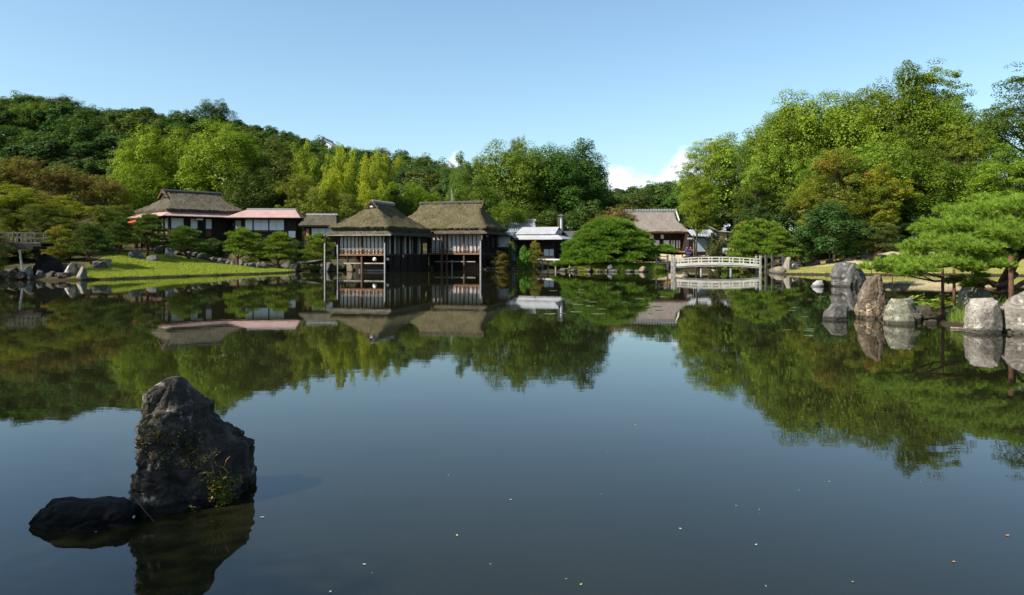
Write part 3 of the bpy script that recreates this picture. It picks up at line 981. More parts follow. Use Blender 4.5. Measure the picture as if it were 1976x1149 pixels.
# --- right grove --------------------------------------------------------
GR = [('grove_a', 1365, 124, 265, 130, (0.100, 0.150, 0.022), 'light green layered tree at the left end of the right grove'),
      ('grove_d', 1346, 107, 340, 92, (0.105, 0.160, 0.016), 'light green tree overhanging the shingled house'),
      ('grove_c', 1462, 110, 258, 110, (0.055, 0.100, 0.016), 'deep green tree second from the left in the right grove'),
      ('grove_b', 1462, 102, 330, 110, (0.070, 0.115, 0.016), 'green tree rising behind the right end of the bridge'),
      ('camphor', 1565, 108, 180, 190, (0.088, 0.140, 0.015), 'broad round topped tree in the middle of the right grove'),
      ('camphor', 1500, 104, 262, 110, (0.082, 0.135, 0.016), 'rounded tree in front of the broad grove tree'),
      ('grove_a', 1680, 106, 168, 170, (0.105, 0.155, 0.014), 'yellow-green spreading tree right of the broad grove tree'),
      ('grove_c', 1800, 104, 134, 210, (0.078, 0.130, 0.015), 'tallest tree of the right grove with tiered branches'),
      ('grove_b', 1750, 98, 250, 150, (0.068, 0.112, 0.016), 'green tree beneath the tallest grove tree'),
      ('grove_a', 1850, 96, 235, 130, (0.088, 0.125, 0.018), 'loose olive green tree with sky showing through its branches'),
      ('oak_b', 1420, 124, 268, 140, (0.082, 0.135, 0.016), 'round green tree filling the slope left of the broad grove tree'),
      ('oak_a', 1520, 107, 214, 150, (0.092, 0.145, 0.016), 'bright rounded tree stepping up to the broad grove tree'),
      ('oak_b', 1630, 105, 186, 150, (0.095, 0.150, 0.015), 'bright leafy tree between the two highest crowns on the left of the grove'),
      ('oak_a', 1745, 104, 152, 165, (0.090, 0.145, 0.015), 'full rounded tree left of the tallest grove tree'),
      ('oak_b', 1860, 100, 205, 140, (0.075, 0.125, 0.016), 'rounded tree right of the tallest grove tree'),
      ('oak_a', 1700, 97, 270, 150, (0.070, 0.120, 0.015), 'leafy tree above the yellow maple'),
      ('oak_b', 1800, 94, 300, 150, (0.072, 0.125, 0.015), 'leafy tree behind the top of the propped pine'),
      ('oak_a', 1900, 90, 330, 140, (0.080, 0.140, 0.016), 'low fresh green tree above the propped pine'),
      ('grove_c', 2010, 88, 132, 230, (0.070, 0.120, 0.018), 'tall tree cut by the right edge of the photo'),
      ('grove_b', 1945, 86, 275, 150, (0.080, 0.145, 0.016), 'fresh green tree low at the right edge of the photo'),
      ('camphor', 1610, 98, 290, 120, (0.062, 0.105, 0.014), 'round mid green tree at the heart of the right grove'),
      ('grove_a', 2110, 90, 210, 190, (0.08, 0.13, 0.016), 'tall tree just beyond the right edge of the photo'),
      ('camphor', 2060, 84, 330, 150, (0.06, 0.11, 0.016), 'round tree just beyond the right edge of the photo')]
for gi, (key, px, d, top, w, c, lb) in enumerate(GR):
    plant_tree('grove_tree', key, px, d, top, w * 1.1, [v * (1.30, 0.86, 1.12, 0.72, 1.22)[gi % 5] for v in c], lb, 'tree', 'tall trees of the right grove')
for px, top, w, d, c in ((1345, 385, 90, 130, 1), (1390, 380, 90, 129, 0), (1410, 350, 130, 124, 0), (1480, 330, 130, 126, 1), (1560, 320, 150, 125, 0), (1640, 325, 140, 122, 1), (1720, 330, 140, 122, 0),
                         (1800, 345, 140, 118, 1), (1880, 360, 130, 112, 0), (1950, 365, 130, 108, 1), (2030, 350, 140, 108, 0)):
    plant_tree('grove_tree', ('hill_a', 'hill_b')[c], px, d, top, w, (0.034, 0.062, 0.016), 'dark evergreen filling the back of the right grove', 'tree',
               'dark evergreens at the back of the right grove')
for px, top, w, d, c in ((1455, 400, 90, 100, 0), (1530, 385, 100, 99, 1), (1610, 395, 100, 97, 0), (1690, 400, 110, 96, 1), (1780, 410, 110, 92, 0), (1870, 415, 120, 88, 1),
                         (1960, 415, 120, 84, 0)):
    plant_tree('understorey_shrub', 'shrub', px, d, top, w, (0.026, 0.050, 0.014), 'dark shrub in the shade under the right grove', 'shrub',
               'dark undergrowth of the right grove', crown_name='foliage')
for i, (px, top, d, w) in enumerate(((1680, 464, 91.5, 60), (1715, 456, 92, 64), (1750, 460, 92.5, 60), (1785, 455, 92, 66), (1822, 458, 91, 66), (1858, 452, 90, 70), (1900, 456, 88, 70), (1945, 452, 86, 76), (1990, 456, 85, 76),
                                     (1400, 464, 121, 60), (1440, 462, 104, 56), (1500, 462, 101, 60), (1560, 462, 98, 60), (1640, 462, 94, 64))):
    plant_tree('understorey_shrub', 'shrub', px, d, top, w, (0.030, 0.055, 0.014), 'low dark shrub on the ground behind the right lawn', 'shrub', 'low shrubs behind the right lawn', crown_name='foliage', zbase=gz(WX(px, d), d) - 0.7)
plant_tree('maple_tree', 'maple_t', 1612, 94, 290, 150, (0.1, 0.1, 0.02), 'maple with orange and red sprays in front of the right grove', rz=0.6)
plant_tree('maple_tree', 'maple_y', 1705, 92, 318, 120, (0.1, 0.1, 0.02), 'yellow-green maple right of the red maple')
plant_tree('maple_tree', 'maple_y', 1560, 96, 345, 110, (0.1, 0.1, 0.02), 'yellow-green maple left of the red maple', rz=4.0)
plant_tree('camellia_bush', 'shrub', 1603, 86, 394, 125, (0.034, 0.078, 0.024), 'large rounded glossy dark green bush on the right lawn', 'bush', crown_name='foliage')
plant_tree('camellia_bush', 'shrub', 1545, 88, 448, 70, (0.035, 0.075, 0.022), 'small dark bush left of the large rounded bush', 'bush', crown_name='foliage')
plant_tree('pruned_tree', 'garden_pine_c', 1695, 84, 432, 85, (0.050, 0.075, 0.022), 'small flat topped tree with bare stems by the lawn stones')
for px, top, w, d, key, lb in ((1462, 424, 110, 92, 'garden_pine_c', 'wide garden pine behind the right end of the bridge'),
                               (1510, 438, 80, 88, 'garden_pine_a', 'garden pine between the bridge end and the round bush'),
                               (1425, 452, 70, 90, 'garden_pine_b', 'small garden pine left of the bridge posts')):
    plant_tree('garden_pine', key, px, d, top, w, (0.085, 0.150, 0.020), lb, 'pine')
plant_tree('maple_tree', 'maple_y', 1432, 98, 428, 60, (0.1, 0.1, 0.02), 'small yellowish maple above the bridge pine')
plant_tree('camellia_bush', 'shrub', 1383, 106, 448, 40, (0.045, 0.06, 0.02), 'small dark tree beside the white notice board', 'bush', crown_name='foliage')

# --- left bank ----------------------------------------------------------
for px, top, w, d, key, lb in ((40, 302, 150, 102, 'maple_b', 'rust coloured tree at the far left below the hill'),
                               (-40, 318, 120, 98, 'maple_b', 'brown tree cut by the left edge of the photo'),
                               (130, 322, 130, 104, 'maple_b', 'brown-orange tree in the middle of the left bank'),
                               (205, 340, 110, 108, 'maple_b', 'brownish tree left of the thatched house')):
    plant_tree('autumn_tree', key, px, d, top, w, (0.1, 0.08, 0.02), lb)
LG = [('maple_y', 30, 84, 356, 150, 'yellow-green maple above the wooden footbridge'), ('maple_y', 130, 86, 380, 140, 'bright green maple right of the footbridge maple'),
      ('maple_g', 90, 78, 392, 120, 'mid green maple behind the footbridge'), ('maple_g', 195, 84, 396, 100, 'green tree at the right end of the left thicket'),
      ('maple_g', -50, 78, 370, 140, 'green tree beyond the left edge of the photo'), ('maple_g', 235, 92, 395, 80, 'dull green tree beside the pink eaves')]
for key, px, d, top, w, lb in LG:
    plant_tree('maple_tree', key, px, d, top, w, (0.062, 0.085, 0.016), lb)
for px, d, top, w, key in ((-150, 84, 350, 150, 'maple_g'), (-240, 88, 330, 170, 'maple_b'), (-330, 84, 330, 170, 'maple_g'), (-200, 72, 420, 130, 'maple_y'), (-320, 70, 400, 150, 'maple_g')):
    plant_tree('maple_tree', key, px, d, top, w, (0.062, 0.085, 0.016), 'tree of the left bank beyond the edge of the photo', 'tree', 'trees beyond the left edge')
plant_tree('maple_tree', 'maple_t', 112, 68, 437, 78, (0.1, 0.1, 0.02), 'low orange tinged maple hanging over the shore rocks', rz=1.2)
for px, top, w, d, lb in ((178, 432, 80, 72, 'dark pine nearest the shore rocks on the left'), (225, 420, 70, 80, 'thin dark pine left of the red parasol')):
    plant_tree('garden_pine', 'garden_pine_b', px, d, top, w, (0.040, 0.075, 0.020), lb, 'pine')
for px, top, w, d, key, c, lb in ((278, 413, 88, 83, 'garden_pine_a', (0.055, 0.095, 0.022), 'leaning garden pine in front of the pink eaves corner'),
                                  (362, 437, 84, 87, 'garden_pine_b', (0.055, 0.100, 0.020), 'low garden pine in front of the dark house wall'),
                                  (466, 440, 78, 87, 'garden_pine_c', (0.085, 0.140, 0.020), 'bright garden pine below the annex shoji'),
                                  (530, 448, 84, 87, 'garden_pine_a', (0.090, 0.145, 0.020), 'bright spreading garden pine right of the annex shoji'),
                                  (612, 451, 78, 90, 'garden_pine_b', (0.090, 0.140, 0.022), 'garden pine beside the pavilion left posts')):
    plant_tree('garden_pine', key, px, d, top, w, c, lb, 'pine')
for px, top, w, d, lb in ((10, 470, 90, 72, 'dark bush under the wooden footbridge'), (70, 462, 80, 72, 'dark bush behind the footbridge posts'), (135, 462, 70, 74, 'dark bush above the shore rocks'),
                          (500, 462, 60, 93, 'dark shrub between the two bright garden pines'), (410, 462, 60, 92, 'dark shrub below the house wall'),
                          (575, 466, 50, 93, 'small shrub below the small grey roofed house'), (-50, 470, 90, 70, 'dark bush at the left edge of the photo'), (205, 455, 60, 82, 'dark bush at the back of the lawn')):
    plant_tree('shade_bush', 'shrub', px, d, top, w, (0.032, 0.058, 0.016), lb, 'bush', crown_name='foliage')
plant_tree('shade_bush', 'maple_g', -4, 62.6, 446, 60, (0.06, 0.08, 0.02), 'loose bush hiding the left end of the footbridge', 'bush', crown_name='foliage')
plant_tree('shore_shrub', 'shrub', 1012, 99, 478, 30, (0.060, 0.150, 0.022), 'fresh green shrub leaning over the water right of the pavilion', 'bush', crown_name='foliage')
plant_tree('shore_shrub', 'maple_t', 1032, 99, 465, 34, (0.1, 0.1, 0.02), 'yellowish small shrub right of the fresh green one', 'bush', crown_name='foliage')
plant_tree('shore_shrub', 'maple_b', 967, 97, 484, 40, (0.08, 0.08, 0.02), 'thin brownish shrub on the pavilion stones', 'bush', crown_name='foliage')
plant_tree('shore_shrub', 'maple_g', 985, 100, 466, 26, (0.06, 0.10, 0.02), 'small green tree by the pavilion annex wall', 'bush', crown_name='foliage')

# near bank trees behind the photographer's left shoulder: they shade the rocks in the foreground
for x, y, w, h, lb in ((-14.9, -0.1, 8.6, 10.2, 'evergreen on the near bank left of the camera'), (-19.8, 3.3, 8.6, 11.4, 'second evergreen on the near bank left of the camera')):
    r_ = empty('bank_tree', (x, y, gz(x, y) - 0.1), 0.4, lb, 'tree')
    r_.scale = (w, w, h)
    c_ = link('crown', PROTO['camphor'][0], None, r_)
    c_.color = (0.05, 0.09, 0.015, 1)
    link('trunk', PROTO['camphor'][1], None, r_)

# --- domed pine on the island ------------------------------------------
rgp = np.random.default_rng(71)
x0, y0 = WX(1178, 91), 91.0
pine = empty('domed_pine', (x0, y0, 0.55), 0, 'huge domed garden pine clipped in tiers on the island left of the bridge', 'pine')
pads = []
for i in range(150):
    h = ((i + 0.5) / 150) ** 0.9
    a = i * 2.399963 + rgp.uniform(-.3, .3)
    rad = 5.6 * math.sqrt(max(0.0, 1 - h ** 1.3)) * rgp.uniform(0.82, 1.0)
    pr = rgp.uniform(0.75, 1.35)
    pads.append((rad * math.cos(a), rad * math.sin(a) * 0.8, 0.55 + 4.75 * h + rgp.uniform(-.12, .12), pr, pr, rgp.uniform(0.26, 0.42)))
for q in ((-5.6, -1.6, 0.35, 1.0), (-6.2, -0.8, 0.1, .9), (6.2, -0.6, 1.75, 1.2), (7.0, 0.2, 1.7, 1.1), (6.6, .4, 2.2, .9), (-5.0, -2.6, 0.3, 1.0), (-3.2, -3.4, .5, 1.2), (-1.5, -3.9, .55, 1.1), (1.0, -4.0, .6, 1.2)):
    pads.append((q[0], q[1], q[2], q[3], q[3], 0.33))
v, f, tt = needle_pads(rgp, pads, -200, 5, 0.32, 0.030)
c_ = link('crown', np_mesh('domed_pine_crown', v, f, M['needle'], False, tt), None, pine)
c_.color = (0.10, 0.185, 0.018, 1)
m = MB()
m.tube([(0, 0, -0.3), (0.2, 0, 1.2), (-0.2, 0, 2.6), (0.1, 0, 4.0), (0, 0, 5.0)], [0.5, 0.4, 0.3, 0.18, 0.06], 9)
for (cx, cy, cz, rx, ry, rz_) in pads:
    zz = max(0.25, cz * 0.75)
    m.tube([(0, 0, zz), (cx * 0.5, cy * 0.5, (zz + cz) / 2 + 0.05), (cx, cy, cz - 0.05)], [0.12, 0.08, 0.03], 5, False)
m.build('trunk', M['pine_bark'], pine, True)

# --- propped pine on the near right islet ------------------------------
rgp = np.random.default_rng(72)
bx, by = 17.7, 27.5
pine = empty('propped_pine', (bx, by, gz(bx, by) - 0.05), 0, 'spreading pine leaning over the water on wooden props at the right', 'pine')
zb = pine.location.z


def pp(px, py, d):
    x, y, z = P3(px, py, d)
    return (x - bx, y - by, z - zb)


PADS = []
for px, py, d, w in ((1712, 512, 25.6, 1.0), (1745, 505, 26.2, 1.25), (1775, 522, 25.2, 1.15), (1800, 505, 26.5, 1.3), (1840, 508, 25.4, 1.3), (1868, 500, 26.6, 1.2), (1895, 512, 25.6, 1.1), (1930, 500, 26, 1.1),
                     (1770, 478, 27.0, 1.2), (1800, 470, 26.4, 1.25), (1835, 478, 25.6, 1.3), (1870, 470, 26.2, 1.3), (1905, 478, 25.6, 1.2), (1945, 468, 26.2, 1.3), (1980, 476, 25.6, 1.2),
                     (1800, 446, 27.4, 1.1), (1830, 440, 26.6, 1.25), (1860, 436, 27.0, 1.2), (1895, 442, 26.2, 1.3), (1930, 432, 26.8, 1.3), (1965, 440, 26.0, 1.3), (2000, 430, 27, 1.3),
                     (1850, 416, 27.8, 1.1), (1880, 410, 27.2, 1.2), (1915, 404, 27.6, 1.25), (1950, 408, 26.8, 1.3), (1985, 400, 27.4, 1.3), (2020, 396, 27, 1.3), (2060, 405, 27, 1.3), (2040, 440, 26, 1.3),
                     (1880, 545, 26.2, 0.75), (1850, 540, 27.5, 0.6), (2030, 480, 26, 1.3), (2080, 460, 27, 1.3), (1750, 530, 25.0, 0.8), (1905, 398, 28.4, 1.0), (1960, 392, 28.2, 1.1), (2010, 386, 28.2, 1.1)):
    for q in range(3):
        s = w * (0.62 if q else 0.8)
        dx, dy, dz = (0, 0, 0) if q == 0 else (rgp.uniform(-.5, .5), rgp.uniform(-.8, .8), rgp.uniform(-.28, .24))
        a = pp(px, py, d)
        PADS.append((a[0] + dx, a[1] + dy, a[2] + dz, s * 0.55, s * 0.6, 0.24 * s * 1.3))
v, f, tt = needle_pads(rgp, PADS, -62, 25, 0.17, 0.0075, 1.15)
c_ = link('crown', np_mesh('propped_pine_crown', v, f, M['needle'], False, tt), None, pine)
c_.color = (0.165, 0.26, 0.028, 1)
m = MB()
tr = [(0.0, 0, -0.2), (-0.15, 0, 0.5), (0.15, -0.1, 1.2), (0.0, -.2, 1.9), (0.3, 0, 2.7), (0.6, 0.1, 3.3)]
m.tube(tr, [0.24, 0.2, 0.17, 0.14, 0.1, 0.05], 9)
hub = [Vector(q) for q in tr]
for i, (cx, cy, cz, rx, ry, rz_) in enumerate(PADS):
    if i % 3:
        continue
    q = Vector((cx, cy, cz - 0.05))
    a = min(hub[1:], key=lambda h_: abs(h_.z - (q.z - 0.25)))
    m1 = a.lerp(q, 0.35) + Vector((rgp.uniform(-.15, .15), rgp.uniform(-.2, .2), 0.12))
    m2 = a.lerp(q, 0.7) + Vector((rgp.uniform(-.15, .15), rgp.uniform(-.2, .2), -0.08))
    m.tube([a, m1, m2, q], [0.075, 0.055, 0.035, 0.012], 6, False)
    for k in range(3):
        m.tube([m2, q + Vector((rgp.uniform(-.4, .4), rgp.uniform(-.4, .4), 0.05))], [0.02, 0.006], 4, False)
# knotted low limb over the rocks
kn = [pp(1960, 530, 26.5), pp(1940, 548, 25.8), pp(1918, 552, 25.5), pp(1905, 540, 25.4), pp(1893, 546, 25.2), pp(1875, 535, 25.2)]
m.tube(kn, [0.10, 0.085, 0.07, 0.06, 0.045, 0.02], 7)
kn = [pp(1976, 545, 26), pp(1950, 560, 25.6), pp(1925, 566, 25.3), pp(1900, 558, 25)]
m.tube(kn, [0.09, 0.07, 0.05, 0.02], 7)
m.build('trunk', M['pine_bark'], pine, True)
for px, d, pyt, rr, lb in ((1819, 25.8, 518, 0.055, 'dark wooden prop standing in the water under the pine'), (1841, 29.0, 520, 0.06, 'brown wooden prop behind the first one under the pine'),
                       (1951, 24.6, 495, 0.085, 'thick reddish prop beneath the pine at the right edge')):
    x = WX(px, d)
    MBp = MB().tube([(0, 0, -0.5), (0.01, 0, 0.6), (0, 0.01, WZ(pyt, d))], [rr, rr * 0.95, rr * 0.85], 9)
    o = MBp.build('pine_prop', M['pine_bark'], None, True)
    o.location = (x, d, 0)
    tag(o, lb, 'prop', 'props under the spreading pine')

# ------------------------------------------------------------------ building kit
def thatch_roof(x0, x1, y0, y1, ze, zr, axis, g0, g1, drop=0.9, thick=0.38, step=0.22, seed=0, sag=0.12, gable_slope=1.0):
    """hip-and-gable roof as a solid shell over the rectangle; ridge along axis from g0 to g1 (gable planes)"""
    nx_, ny_ = max(8, int((x1 - x0) / step)), max(8, int((y1 - y0) / step))
    xs, ys = np.linspace(x0, x1, nx_ + 1), np.linspace(y0, y1, ny_ + 1)
    X, Y = np.meshgrid(xs, ys)
    if axis == 'y':
        A, B, a0, a1, b0, b1 = Y, X, y0, y1, x0, x1
    else:
        A, B, a0, a1, b0, b1 = X, Y, x0, x1, y0, y1
    half = (b1 - b0) / 2
    main = np.clip(1 - np.abs(B - (b0 + b1) / 2) / half, 0, 1)
    hip0 = (A - a0) / max(g0 - a0, 1e-3)
    hip1 = (a1 - A) / max(a1 - g1, 1e-3)
    lim = 1 - drop / (zr - ze)
    hip = np.where(A < g0, hip0 * lim, np.where(A > g1, hip1 * lim, 9))
    h = np.minimum(main, hip)
    h = h - sag * np.sin(np.pi * np.clip(h, 0, 1)) * 0.6          # slightly hollow slope
    Z = ze + (zr - ze) * h
    rg = np.random.default_rng(seed)
    Z += rg.normal(0, 0.035, Z.shape) + 0.04 * np.sin(X * 2.3 + seed) * np.sin(Y * 1.9)
    n = X.size
    top = np.stack([X, Y, Z], -1).reshape(-1, 3)
    inx = 0.92
    cx, cy = (x0 + x1) / 2, (y0 + y1) / 2
    bot = np.stack([cx + (X - cx) * inx, cy + (Y - cy) * inx, np.minimum(Z - thick, ze - thick + 0 * Z)], -1).reshape(-1, 3)
    id_ = np.arange(n).reshape(ny_ + 1, nx_ + 1)
    f = np.stack([id_[:-1, :-1], id_[:-1, 1:], id_[1:, 1:], id_[1:, :-1]], -1).reshape(-1, 4)
    ring = np.concatenate([id_[0, :], id_[1:, -1], id_[-1, -2::-1], id_[-2:0:-1, 0]])
    r2 = np.roll(ring, -1)
    side = np.stack([ring, ring + n, r2 + n, r2], -1)
    corners = np.array([[id_[0, 0] + n, id_[-1, 0] + n, id_[-1, -1] + n, id_[0, -1] + n]])
    return np_mesh('thatch', np.concatenate([top, bot]), np.concatenate([f, side, corners]))


def skirt(root, inner, outer, zi, zo, mat, th=0.12, name='lower_roof', sides='fblr'):
    (a0, a1, b0, b1), (c0, c1, d0, d1) = inner, outer
    Q = {'f': [(c0, d0, zo), (c1, d0, zo), (a1, b0, zi), (a0, b0, zi)], 'r': [(c1, d0, zo), (c1, d1, zo), (a1, b1, zi), (a1, b0, zi)],
         'b': [(c1, d1, zo), (c0, d1, zo), (a0, b1, zi), (a1, b1, zi)], 'l': [(c0, d1, zo), (c0, d0, zo), (a0, b0, zi), (a0, b1, zi)]}
    for s in sides:
        MB().slab(Q[s], th).build(name, mat, root)


def curtain_mesh(w, h, pleats=7, amp=0.035):
    k = pleats * 2 + 1
    m_ = MB()
    vs_ = []
    for i in range(k):
        x = w * i / (k - 1)
        y = amp * (1 if i % 2 else -1)
        vs_ += [(x, y, 0), (x, y, h)]
    m_.add(vs_, [(2 * i, 2 * i + 2, 2 * i + 3, 2 * i + 1) for i in range(k - 1)])
    return m_.mesh('curtain', M['curtain'])


def along(root, me, name, x, y, z, rz=0):
    o = link(name, me, None, root)
    o.location = (x, y, z)
    o.rotation_euler = (0, 0, rz)
    return o


def post_mesh(w, z0, z1, mat):
    return MB().box(-w / 2, w / 2, -w / 2, w / 2, z0, z1).mesh('post', mat)


# ------------------------------------------------------------------ pavilion over the water
pav = empty('water_pavilion', (-14.0, 84.7, 0), R(-14), 'thatched wooden pavilion standing on posts over the pond with two joined roofs', 'pavilion')
roof1 = link('thatched_roof', thatch_roof(-6.5, 0.8, -0.8, 13.0, 5.02, 8.05, 'y', 2.9, 9.0, 0.62, seed=1), M['thatch'], pav)
roof1['label'] = 'brown mossy thatch of the left wing with a small gable vent'
roof2 = link('thatched_roof', thatch_roof(-5.6, 7.9, 13.05, 24.6, 5.25, 8.75, 'x', -3.0, 5.75, 0.9, seed=2), M['thatch'], pav)
roof2['label'] = 'larger brown thatch of the right wing with a long straight ridge'
# ridge caps
MB().tube([(-2.85, 2.7, 8.02), (-2.85, 9.1, 8.05)], [0.24, 0.24], 8).build('ridge_cap', M['grey_wood'], roof1)
MB().tube([(-3.1, 18.8, 8.74), (5.85, 18.8, 8.80)], [0.26, 0.26], 8).build('ridge_cap', M['thatch_grey'], roof2)
for sx in (-1, 1):                                        # barge boards and vent of the gable
    MB().bar((-2.85, 2.62, 8.12), (-2.85 + sx * 0.85, 2.62, 7.3), 0.14, 0.16).build('barge_board', M['brown_wood'], roof1)
MB().add([(-3.3, 2.70, 7.4), (-2.4, 2.70, 7.4), (-2.85, 2.70, 7.86)], [(0, 1, 2)]).build('gable_vent', M['dark_wood'], roof1)
MB().add([(-3.1, 2.67, 7.38), (-2.6, 2.67, 7.38), (-2.85, 2.67, 7.58)], [(0, 1, 2)]).build('vent_panel', M['plaster'], roof1)
for sx in (-1, 1):
    MB().bar((5.9, 18.8, 8.85), (5.9, 18.8 + sx * 1.4, 7.9), 0.14, 0.16).build('barge_board', M['brown_wood'], roof2)
skirt(pav, (-5.8, 0.1, -0.1, 14.0), (-6.9, 1.05, -0.85, 13.0), 4.86, 4.2, M['thatch_grey'], 0.14, sides='flr')
skirt(pav, (0.1, 7.05, 13.6, 24.2), (1.1, 8.0, 12.85, 24.8), 5.15, 4.62, M['thatch_grey'], 0.14, sides='fr')
MB().box(-6.95, 1.1, -0.93, -0.86, 4.06, 4.14).build('gutter', M['grey_wood'], pav)
MB().box(1.2, 8.05, 12.77, 12.84, 4.48, 4.56).build('gutter', M['brown_wood'], pav)
# floors
MB().box(-5.75, 0.05, -0.05, 13.6, 1.86, 1.98).build('floor_deck', M['brown_wood'], pav)
MB().box(0.06, 7.05, 13.65, 24, 1.92, 2.06).build('floor_deck', M['brown_wood'], pav)
MB().box(-5.8, 0.1, -0.13, -0.055, 1.84, 2.02).build('floor_edge', M['red_wood'], pav)
MB().box(0.06, 7.1, 13.57, 13.645, 1.9, 2.1).build('floor_edge', M['red_wood'], pav)
# dark rooms behind the curtains, ceiling
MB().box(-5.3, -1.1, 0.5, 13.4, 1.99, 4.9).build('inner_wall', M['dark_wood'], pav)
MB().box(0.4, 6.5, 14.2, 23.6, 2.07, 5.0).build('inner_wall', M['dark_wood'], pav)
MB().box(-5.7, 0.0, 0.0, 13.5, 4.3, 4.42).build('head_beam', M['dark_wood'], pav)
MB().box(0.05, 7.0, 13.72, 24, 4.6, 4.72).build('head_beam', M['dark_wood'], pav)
# posts down into the water
pm = post_mesh(0.17, -0.8, 4.8, M['dark_wood'])
pmw = post_mesh(0.16, -0.8, 1.84, M['white_post'])
pmr = post_mesh(0.17, -0.8, 4.75, M['brown_wood'])
along(pav, post_mesh(0.17, 1.99, 4.8, M['dark_wood']), 'post', -5.62, 0.06, 0)
along(pav, post_mesh(0.12, -0.8, 3.05, M['white_post']), 'post', -5.62, -0.22, 0)['label'] = 'pale weathered corner post'
along(pav, pmr, 'post', -2.82, 0.06, 0)
along(pav, pm, 'post', -0.02, 0.08, 0)
along(pav, post_mesh(0.12, -0.8, 3.3, M['white_post']), 'post', 0.06, -0.24, 0)['label'] = 'pale weathered corner post'
along(pav, post_mesh(0.15, -0.8, 4.15, M['dark_wood']), 'post', -6.72, -0.95, 0)
along(pav, post_mesh(0.12, -0.8, 3.2, M['white_post']), 'post', -6.72, -1.10, 0)['label'] = 'pale weathered outer post'
for k in range(1, 7):
    along(pav, pm, 'post', -0.02, 0.08 + 2.25 * k, 0)
    along(pav, pm, 'post', -5.62, 0.08 + 2.25 * k, 0)
for x in (2.5, 4.75):
    along(pav, pmr, 'post', x, 13.75, 0)
along(pav, post_mesh(0.22, -0.8, 4.1, M['brown_wood']), 'post', 2.0, 13.2, 0)['label'] = 'thick brown outer post of the right wing'
along(pav, post_mesh(0.17, -0.8, 4.3, M['white_post']), 'post', 7.0, 13.5, 0)['label'] = 'pale weathered corner post'
along(pav, pm, 'post', 0.2, 13.72, 0)
for k in range(1, 4):
    along(pav, pm, 'post', 6.95, 13.75 + 2.4 * k, 0)
# curtains bay by bay with dark mullions
mull = MB().box(-0.035, 0.035, -0.05, 0.05, 0, 2.35).mesh('mullion', M['dark_wood'])
c_w = curtain_mesh(0.80, 2.25, 5)
for i in range(6):
    x = -5.5 + i * 0.92 + (0.06 if i > 2 else 0)
    along(pav, c_w, 'curtain', x, 0.24, 2.02)
    along(pav, mull, 'mullion', x - 0.06, 0.17, 2.0)
    along(pav, mull, 'mullion', x + 0.40, 0.17, 2.0)
c_s = curtain_mesh(1.25, 2.25, 6)
for i in range(8):
    along(pav, c_s, 'curtain', -0.95, 0.95 + i * 1.58, 2.02, R(90))
    along(pav, mull, 'mullion', -0.88, 0.85 + i * 1.58, 2.0, R(90))
    along(pav, mull, 'mullion', -0.88, 1.35 + i * 1.58, 2.0, R(90))
c_m = curtain_mesh(0.98, 2.5, 6)
mull2 = MB().box(-0.04, 0.04, -0.05, 0.05, 0, 2.6).mesh('mullion', M['dark_wood'])
for i in range(6):
    along(pav, c_m, 'curtain', 0.45 + i * 1.09, 13.9, 2.08)
    along(pav, mull2, 'mullion', 0.40 + i * 1.09, 13.83, 2.06)
    along(pav, mull2, 'mullion', 0.94 + i * 1.09, 13.83, 2.06)
# glazed doors of the right end
tg = NT('dark_glass')
tg.principled((0.03, 0.035, 0.038), 0.06, None, 0.8)
M['dark_glass'] = tg.m
gp = MB().box(0, 1.0, -0.02, 0.02, 0, 2.3).mesh('glass_door', M['dark_glass'])
gb = MB().box(-0.03, 0.03, -0.05, 0.05, 0, 2.4).mesh('glazing_bar', M['dark_wood'])
for i in range(8):
    along(pav, gp, 'glass_door', 6.82, 14.1 + i * 1.12, 2.1, R(90))
    along(pav, gb, 'glazing_bar', 6.86, 14.02 + i * 1.12, 2.07, R(90))
for z in (2.1, 3.25, 4.35):
    MB().box(6.80, 6.90, 14, 23.4, z, z + 0.07).build('glazing_rail', M['dark_wood'], pav)
MB().box(6.75, 6.92, 13.9, 23.6, 1.2, 2.05).build('plinth_wall', M['dark_wood'], pav)
# balustrades
for z, mt in ((2.28, 'brown_wood'), (2.55, 'grey_wood')):
    MB().box(-5.6, -0.1, -0.04, 0.02, z, z + 0.05).build('rail', M[mt], pav)
    MB().box(0.25, 6.95, 13.60, 13.66, z, z + 0.05).build('rail', M[mt], pav)
bal = MB().box(-0.025, 0.025, -0.025, 0.025, 0, 0.6).mesh('baluster', M['brown_wood'])
for i in range(9):
    along(pav, bal, 'baluster', -5.5 + i * 0.66, -0.01, 1.99)
for i in range(11):
    along(pav, bal, 'baluster', 0.35 + i * 0.64, 13.63, 2.07)
# under the floor: beams, braces, dark back wall set forward to deepen the shade, pale boards
MB().box(-5.6, -0.1, 0.15, 0.27, 0.92, 1.05).build('tie_beam', M['grey_wood'], pav)
MB().box(0.8, 6.2, 13.9, 14.0, 0.95, 1.06).build('tie_beam', M['grey_wood'], pav)
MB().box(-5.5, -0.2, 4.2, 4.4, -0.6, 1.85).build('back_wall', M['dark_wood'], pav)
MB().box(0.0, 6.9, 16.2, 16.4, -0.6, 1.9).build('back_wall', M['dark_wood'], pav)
MB().box(-0.12, -0.06, 1.5, 13.4, -0.5, 1.85).build('under_panel', M['dark_wood'], pav)  # panel coloured dark for the deep shade under the floor
MB().bar((-3.6, 3.0, -0.2), (-2.2, 3.0, 1.0), 0.14, 0.14).build('brace', M['dark_wood'], pav)
MB().box(-5.3, -4.6, 1.4, 1.7, -0.4, 0.9).build('stone_pier', M['rock_tan'], pav)
MB().box(-4.4, -1.0, 2.6, 3.4, -0.4, 0.22).build('stone_plinth', M['rock_white'], pav)
MB().box(-4.45, -1.2, 2.9, 3.3, 0.22, 0.75).build('back_board', M['brown_wood'], pav)
